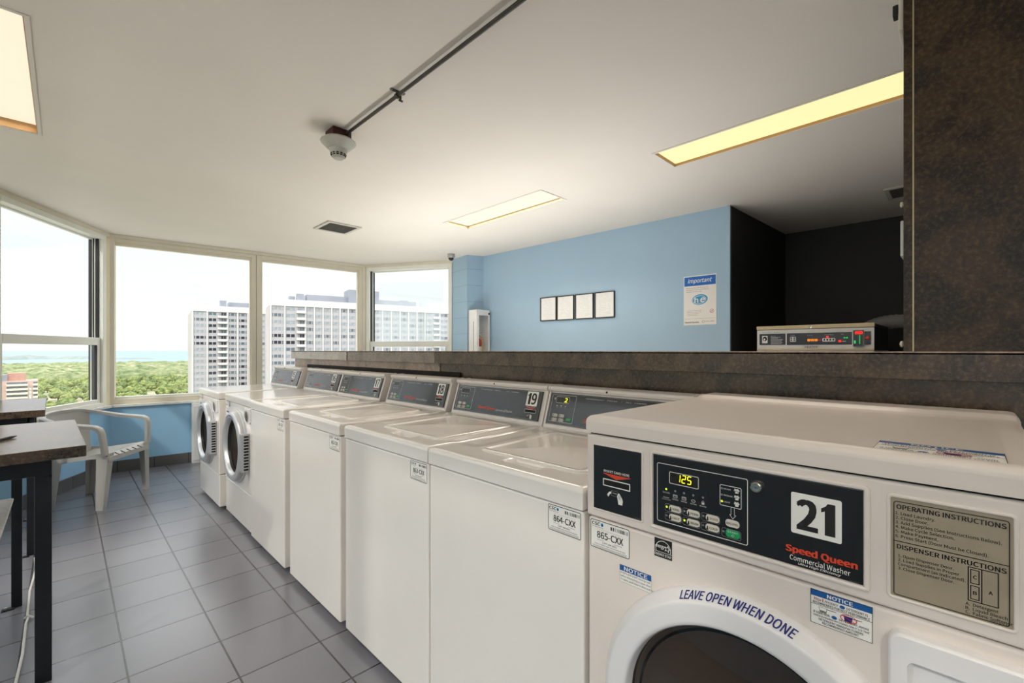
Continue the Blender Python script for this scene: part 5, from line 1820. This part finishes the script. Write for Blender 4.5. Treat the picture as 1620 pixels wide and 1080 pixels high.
protos = []
for i, mt in enumerate(('leaf_a', 'leaf_b', 'leaf_a')):
    t = thing('tree', 'round green tree among the many trees in the park below the windows', 'tree', (0, 300, GZ), group='trees in the park below')
    c = crown(20 + i, mt).build('crown', t, ang=180)
    k = MB().cyl((0, 0, 0), (0, 0, 4.5), 0.45, 'bark', 0.3, seg=8).build('trunk', t)
    protos.append((t, c, k))


def in_view(x, y):
    """Directions that a bay window looks along over the park (plan angle from +Y)."""
    a = math.degrees(math.atan2(x, y))
    return -4.5 < a < 8.0


n = 0
RT = random.Random(3)
placed = []
tries = 0
while n < 285 and tries < 40000:
    tries += 1
    y = math.sqrt(330.0 ** 2 + (960.0 ** 2 - 330.0 ** 2) * RT.random())
    a = math.radians(RT.uniform(-4.6, 9.2))
    x = y * math.tan(a)
    # keep the car park and the brick block clear
    if a < math.radians(3.2) and (y < 392 or (-90 < x < 0 and 456 < y < 522)):
        continue
    if 40 < x < 75 and 470 < y < 500 or 60 < x < 90 and 560 < y < 590:
        continue
    s = RT.uniform(0.65, 1.15)
    if any((x - px) ** 2 + (y - py) ** 2 < (7.3 * (s + ps)) ** 2 for px, py, ps in placed):
        continue
    placed.append((x, y, s))
    t, c, k = protos[n % 3]
    if n >= 3:
        nt_ = t.copy()
        COL.objects.link(nt_)
        c2, k2 = c.copy(), k.copy()
        for q in (c2, k2):
            COL.objects.link(q)
            q.parent = nt_
        t = nt_
    t.location = (x, y, GZ)
    t.scale = (s, s, s * RT.uniform(0.85, 1.1))
    t.rotation_euler = (0, 0, RT.uniform(0, 6.28))
    n += 1

# the endless canopy further off: one uncountable mass
rc = random.Random(9)
xs = [-150 + 5.5 * i for i in range(88)]
ys = [985 + 8.0 * j for j in range(120)]
bumps = {}
for _ in range(2600):
    bx, by, br = rc.uniform(-160, 340), rc.uniform(960, 1980), rc.uniform(9, 16.0)
    bumps.setdefault((int(bx // 30), int(by // 30)), []).append((bx, by, br, rc.uniform(0.55, 0.95)))


def canopy_z(x, y):
    h = 2.0
    cx_, cy_ = int(x // 30), int(y // 30)
    for ax in (-1, 0, 1):
        for ay in (-1, 0, 1):
            for bx, by, br, k in bumps.get((cx_ + ax, cy_ + ay), ()):
                d2 = ((x - bx) ** 2 + (y - by) ** 2) / (br * br)
                if d2 < 1:
                    h = max(h, 3.0 + br * k * math.sqrt(1 - d2))
    return GZ + h + rc.uniform(-0.7, 0.7)


m = MB()
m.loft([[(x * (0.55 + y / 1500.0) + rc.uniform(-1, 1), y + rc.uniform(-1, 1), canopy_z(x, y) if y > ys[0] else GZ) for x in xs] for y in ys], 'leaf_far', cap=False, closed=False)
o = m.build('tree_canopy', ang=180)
tag(o, 'unbroken far tree canopy reaching to the lake shore', 'forest', kind='stuff')
# hazy headland across the water
m = MB()
L = []
for i in range(41):
    x = -900 + 1300 * i / 40
    y = 3600 + 200 * math.sin(i * 0.3)
    hgt = (26 + 8 * math.sin(i * 0.9) + 5 * math.sin(i * 2.3)) * sstep((40 - i) / 14) * 0.72
    L.append([(x, y, GZ - 0.5), (x, y + 40, GZ + hgt * 0.7), (x, y + 120, GZ + hgt), (x, y + 400, GZ + hgt * 0.9), (x, y + 700, GZ - 0.5)])
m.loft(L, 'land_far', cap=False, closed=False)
o = structure(m.build('headland', ang=180))

# ------------------------------------------------------------------ the two slab towers
WIN = {}


def window_mesh(kind, tint, w, h):
    """One apartment window: pale frame and panes, drawn on its own little box."""
    m = MB()
    m.box((0, -0.06, 0), (w, 0.0, h), 'tower_grey')

    def pane(x0, x1, z0, z1, t):
        m.box((x0, -0.09, z0), (x1, -0.055, z1), t)
    if kind == 'wide':
        pane(0.05 * w, 0.13 * w, 0.12 * h, 0.46 * h, tint)
        pane(0.05 * w, 0.13 * w, 0.54 * h, 0.9 * h, tint)
        pane(0.20 * w, 0.46 * w, 0.12 * h, 0.92 * h, tint)
        pane(0.52 * w, 0.78 * w, 0.12 * h, 0.92 * h, tint)
        pane(0.86 * w, 0.95 * w, 0.12 * h, 0.46 * h, tint)
        pane(0.86 * w, 0.95 * w, 0.54 * h, 0.9 * h, tint)
    elif kind == 'double':
        pane(0.06 * w, 0.46 * w, 0.10 * h, 0.92 * h, tint)
        pane(0.54 * w, 0.94 * w, 0.10 * h, 0.92 * h, tint)
    elif kind == 'deep':
        pane(0.06 * w, 0.30 * w, 0.05 * h, 0.95 * h, 'tower_shade')
        pane(0.34 * w, 0.60 * w, 0.05 * h, 0.95 * h, tint)
        pane(0.66 * w, 0.94 * w, 0.05 * h, 0.95 * h, tint)
    else:
        pane(0.06 * w, 0.19 * w, 0.10 * h, 0.46 * h, tint)
        pane(0.06 * w, 0.19 * w, 0.54 * h, 0.9 * h, tint)
        pane(0.29 * w, 0.71 * w, 0.10 * h, 0.92 * h, tint)
        pane(0.81 * w, 0.94 * w, 0.10 * h, 0.46 * h, tint)
        pane(0.81 * w, 0.94 * w, 0.54 * h, 0.9 * h, tint)
    return m


def tower(label, org, ang, length, depth, ztop, bays, floors, pitch, roof, dark_bays, seed):
    """bays: list of (x0, x1, kind) along the facade; local x along it, -y towards us."""
    r = random.Random(seed)
    t = thing('apartment_tower', label, 'building', (org[0], org[1], GZ), ang, 'pale slab towers outside')
    H = ztop - GZ
    MB().box((0, 0, 0), (length, depth, H - 2.6), 'tower_grey').build('wall', t, smooth=False)
    m = MB().box((-0.3, -0.45, H - 2.6), (length + 0.3, depth + 0.3, H), 'tower_white')
    m.build('parapet', t, smooth=False)
    # end wall with vertical ribs
    m = MB()
    m.box((-0.25, 0.2, 0), (0.0, depth - 0.2, H - 3.2), 'tower_side')
    for i in range(5):
        y = 1.5 + i * (depth - 3) / 4
        m.box((-0.6, y - 0.35, 0), (-0.2, y + 0.35, H - 3.0), 'tower_white')
    m.build('end_wall', t, smooth=False)
    edges = sorted({b[0] for b in bays} | {b[1] for b in bays})
    src = None
    for x in edges:
        if any(b[2] == 'deep' and abs(b[0] - x) < 0.01 for b in bays):
            continue
        wd = 0.42 if x > 0.1 else 0.55
        if src is None:
            src = MB().box((-0.5, -0.5, 0), (0.5, 0.05, H - 2.5), 'tower_white').build('pier', t, smooth=False)
            q = src
        else:
            q = src.copy()
            COL.objects.link(q)
            q.parent = t
        q.location = (x, 0, 0)
        q.scale = (wd, 1, 1)
    cells = []
    for f in range(floors):
        z = H - 2.6 - pitch * (f + 1)
        for bi, (x0, x1, kind) in enumerate(bays):
            cells.append((f, bi, x0, x1, kind, z))
    # the 100 nearest and biggest as parts, the rest as one
    cells.sort(key=lambda c: c[0] * 0.6 + c[1])
    rest = MB()
    src_b = None
    for i, (f, bi, x0, x1, kind, z) in enumerate(cells):
        w, h = x1 - x0 - 0.75, pitch * 0.56
        tint = r.choice(('pane_dark', 'pane_dark', 'pane_mid', 'pane_teal', 'pane_mid') if (bi in dark_bays) else ('pane_pale', 'pane_pale', 'pane_mid', 'pane_pale'))
        if f in (4, 5) and bi < 3:
            tint = 'pane_dark'
        zz = z + pitch * 0.36
        if i < 100:
            key = (kind, tint, round(w, 1))
            if key not in WIN:
                WIN[key] = window_mesh(kind, tint, round(w, 1), h).build('window', t, smooth=False)
                q = WIN[key]
            else:
                q = WIN[key].copy()
                COL.objects.link(q)
                q.parent = t
            q.location = (x0 + 0.4, 0, zz)
        else:
            k = window_mesh(kind, tint, w, h)
            rest.add([(vx + x0 + 0.4, vy, vz + zz) for vx, vy, vz in k.v], [], 'tower_grey')
            b = len(rest.v) - len(k.v)
            for fc, mt in zip(k.f, k.m):
                rest.f.append(tuple(b + j for j in fc))
                rest.m.append(mt)
        if kind == 'deep':
            if src_b is None:
                mb_ = MB().box((0, -1.1, 0), (x1 - x0, 0.0, 0.18), 'tower_white')
                mb_.box((0, -1.1, 0.18), (x1 - x0, -1.0, 1.0), 'tower_white')
                src_b = mb_.build('balcony', t, smooth=False)
                q = src_b
            else:
                q = src_b.copy()
                COL.objects.link(q)
                q.parent = t
            q.location = (x0, 0, z)
    if rest.f:
        o = rest.build('window', t, smooth=False)
        o['kind'] = 'stuff'
    for (x0, x1, y0, y1, h, mt) in roof:
        MB().box((x0, y0, H - 0.6), (x1, y1, H + h), mt).build('rooftop_unit', t, smooth=False)
    return t


B2 = [(0.0, 4.9, 'wide'), (4.9, 9.1, 'double'), (9.1, 12.4, 'deep')]
x = 12.4
while x < 66:
    B2.append((x, x + 3.32 if x < 35 else x + 3.95, 'triple'))
    x = B2[-1][1]
B2 += [(x, x + 3.4, 'deep'), (x + 3.4, x + 8.0, 'double')]
TL = x + 8.0
tower('long pale apartment slab seen through the two right-hand windows', (56.66, 190.15), math.atan2(-0.2029, 0.9792), TL, 16.0, 21.45, B2, 14, 2.68,
      [(7.2, 9.4, 6, 9, 2.0, 'tower_roofbox'), (9.9, 12.5, 4.0, 7.0, 3.0, 'tower_roofbox'), (13.6, 30.0, 5.0, 11.0, 3.0, 'tower_roofbox'), (30.0, 43.0, 3.0, 12.0, 6.0, 'tower_roofbox'), (43.0, 61.0, 5.0, 11.0, 2.6, 'tower_roofbox'), (54.0, 57.5, 6, 9, 3.1, 'tower_roofbox')], (), 4)
B1 = [(0.0, 5.4, 'wide'), (5.4, 9.3, 'double'), (9.3, 13.2, 'deep'), (13.2, 17.2, 'triple'), (17.2, 21.4, 'triple'), (21.4, 25.6, 'triple'), (25.6, 29.8, 'triple')]
WIN.clear()
tower('farther pale apartment tower filling the right side of the first fixed window', (40.20, 241.61), math.atan2(-0.1168, 0.9932), 29.8, 26.0, 21.5, B1, 18, 2.68,
      [(10.6, 13.1, 3.5, 6.0, 3.0, 'tower_roofbox'), (14.4, 28.0, 6.0, 14.0, 2.6, 'tower_roofbox'), (16.5, 20.0, 8, 11, 3.3, 'tower_white')], (1, 2, 3, 4, 5), 8)

# pink brick block in the park, left
bk = thing('brick_building', 'pink brick block with stacked cream balconies low in the left window', 'building', (-58.0, 480.0, GZ), 0.04)
MB().box((0, 0, 0), (44, 20, 27.5), 'brick_pink').build('wall', bk, smooth=False)
MB().box((29, 3, 27), (38, 14, 33), 'brick_red').build('roof_house', bk, smooth=False)
MB().box((18, 2, 27), (29, 12, 32), 'tower_roofbox').build('roof_unit', bk, smooth=False)
for i in range(8):
    z = 2.5 + i * 3.05
    for xa, xb in ((28.5 if i > 3 else 32.0, 39.0), (41.5, 44.0)):
        MB().box((xa, -1.6, z), (xb, 0, z + 1.3), 'balcony_cream').build('balcony', bk, smooth=False)
        MB().box((xa + 0.2, -0.12, z + 1.3), (xb - 0.2, 0.0, z + 2.7), 'pane_mid').build('window_band', bk, smooth=False)
MB().box((39.6, -0.2, 8), (40.9, 0.05, 22), 'pane_blank').build('stair_window', bk, smooth=False)

# ------------------------------------------------------------------ sky, sun, camera
w = bpy.data.worlds.new('sky')
SC.world = w
w.use_nodes = True
nt = w.node_tree
bg = nt.nodes['Background']
tc = nt.nodes.new('ShaderNodeTexCoord')
sp = nt.nodes.new('ShaderNodeSeparateXYZ')
nt.links.new(tc.outputs['Generated'], sp.inputs[0])
rp = nt.nodes.new('ShaderNodeValToRGB')
e = rp.color_ramp.elements
for _ in range(5):
    e.new(0.5)
for el, (p, c) in zip(e, [(0.0, (0.82, 0.83, 0.83)), (0.03, (0.84, 0.84, 0.835)), (0.16, (0.80, 0.825, 0.84)), (0.29, (0.76, 0.81, 0.84)), (0.36, (1.2, 1.27, 1.32)), (0.47, (2.9, 3.0, 3.05)), (1.0, (2.2, 2.4, 2.6))]):
    el.position = p
    el.color = (*c, 1)
nt.links.new(sp.outputs['Z'], rp.inputs['Fac'])
mp = nt.nodes.new('ShaderNodeMapping')
mp.inputs['Scale'].default_value = (1.0, 1.0, 5.0)
nt.links.new(tc.outputs['Generated'], mp.inputs['Vector'])
nz = nt.nodes.new('ShaderNodeTexNoise')
nz.inputs['Scale'].default_value = 3.0
nz.inputs['Detail'].default_value = 5
nt.links.new(mp.outputs[0], nz.inputs['Vector'])
cr = nt.nodes.new('ShaderNodeMapRange')
cr.inputs['From Min'].default_value = 0.45
cr.inputs['From Max'].default_value = 0.75
cr.inputs['To Max'].default_value = 0.3
nt.links.new(nz.outputs['Fac'], cr.inputs['Value'])
mx = nt.nodes.new('ShaderNodeMix')
mx.data_type = 'RGBA'
nt.links.new(cr.outputs[0], mx.inputs['Factor'])
nt.links.new(rp.outputs['Color'], mx.inputs['A'])
mx.inputs['B'].default_value = (0.88, 0.87, 0.86, 1)
nt.links.new(mx.outputs['Result'], bg.inputs['Color'])
bg.inputs['Strength'].default_value = 1.2

sl = bpy.data.lights.new('sun', 'SUN')
sl.energy = 1.0
sl.angle = 0.05
sl.color = (1.0, 0.96, 0.9)
so = bpy.data.objects.new('sun', sl)
COL.objects.link(so)
so.rotation_euler = Vector((0.75, 0.45, -0.55)).to_track_quat('-Z', 'Y').to_euler()

cam = bpy.data.cameras.new('camera')
cam.sensor_fit = 'HORIZONTAL'
cam.sensor_width = 36.0
cam.lens = 715.0 / 1620.0 * 36.0
cam.shift_y = -(540 - 554.5) / 1620.0
cam.clip_start = 0.05
cam.clip_end = 100000
co = bpy.data.objects.new('camera', cam)
COL.objects.link(co)
co.location = (0, 0, 1.26)
co.rotation_euler = (PI / 2, 0, -math.radians(44.706))
SC.camera = co

SC.view_settings.view_transform = 'Standard'
SC.view_settings.look = 'None'
SC.view_settings.gamma = 1.0
SC.view_settings.use_curve_mapping = False
SC.view_settings.exposure = 0.15
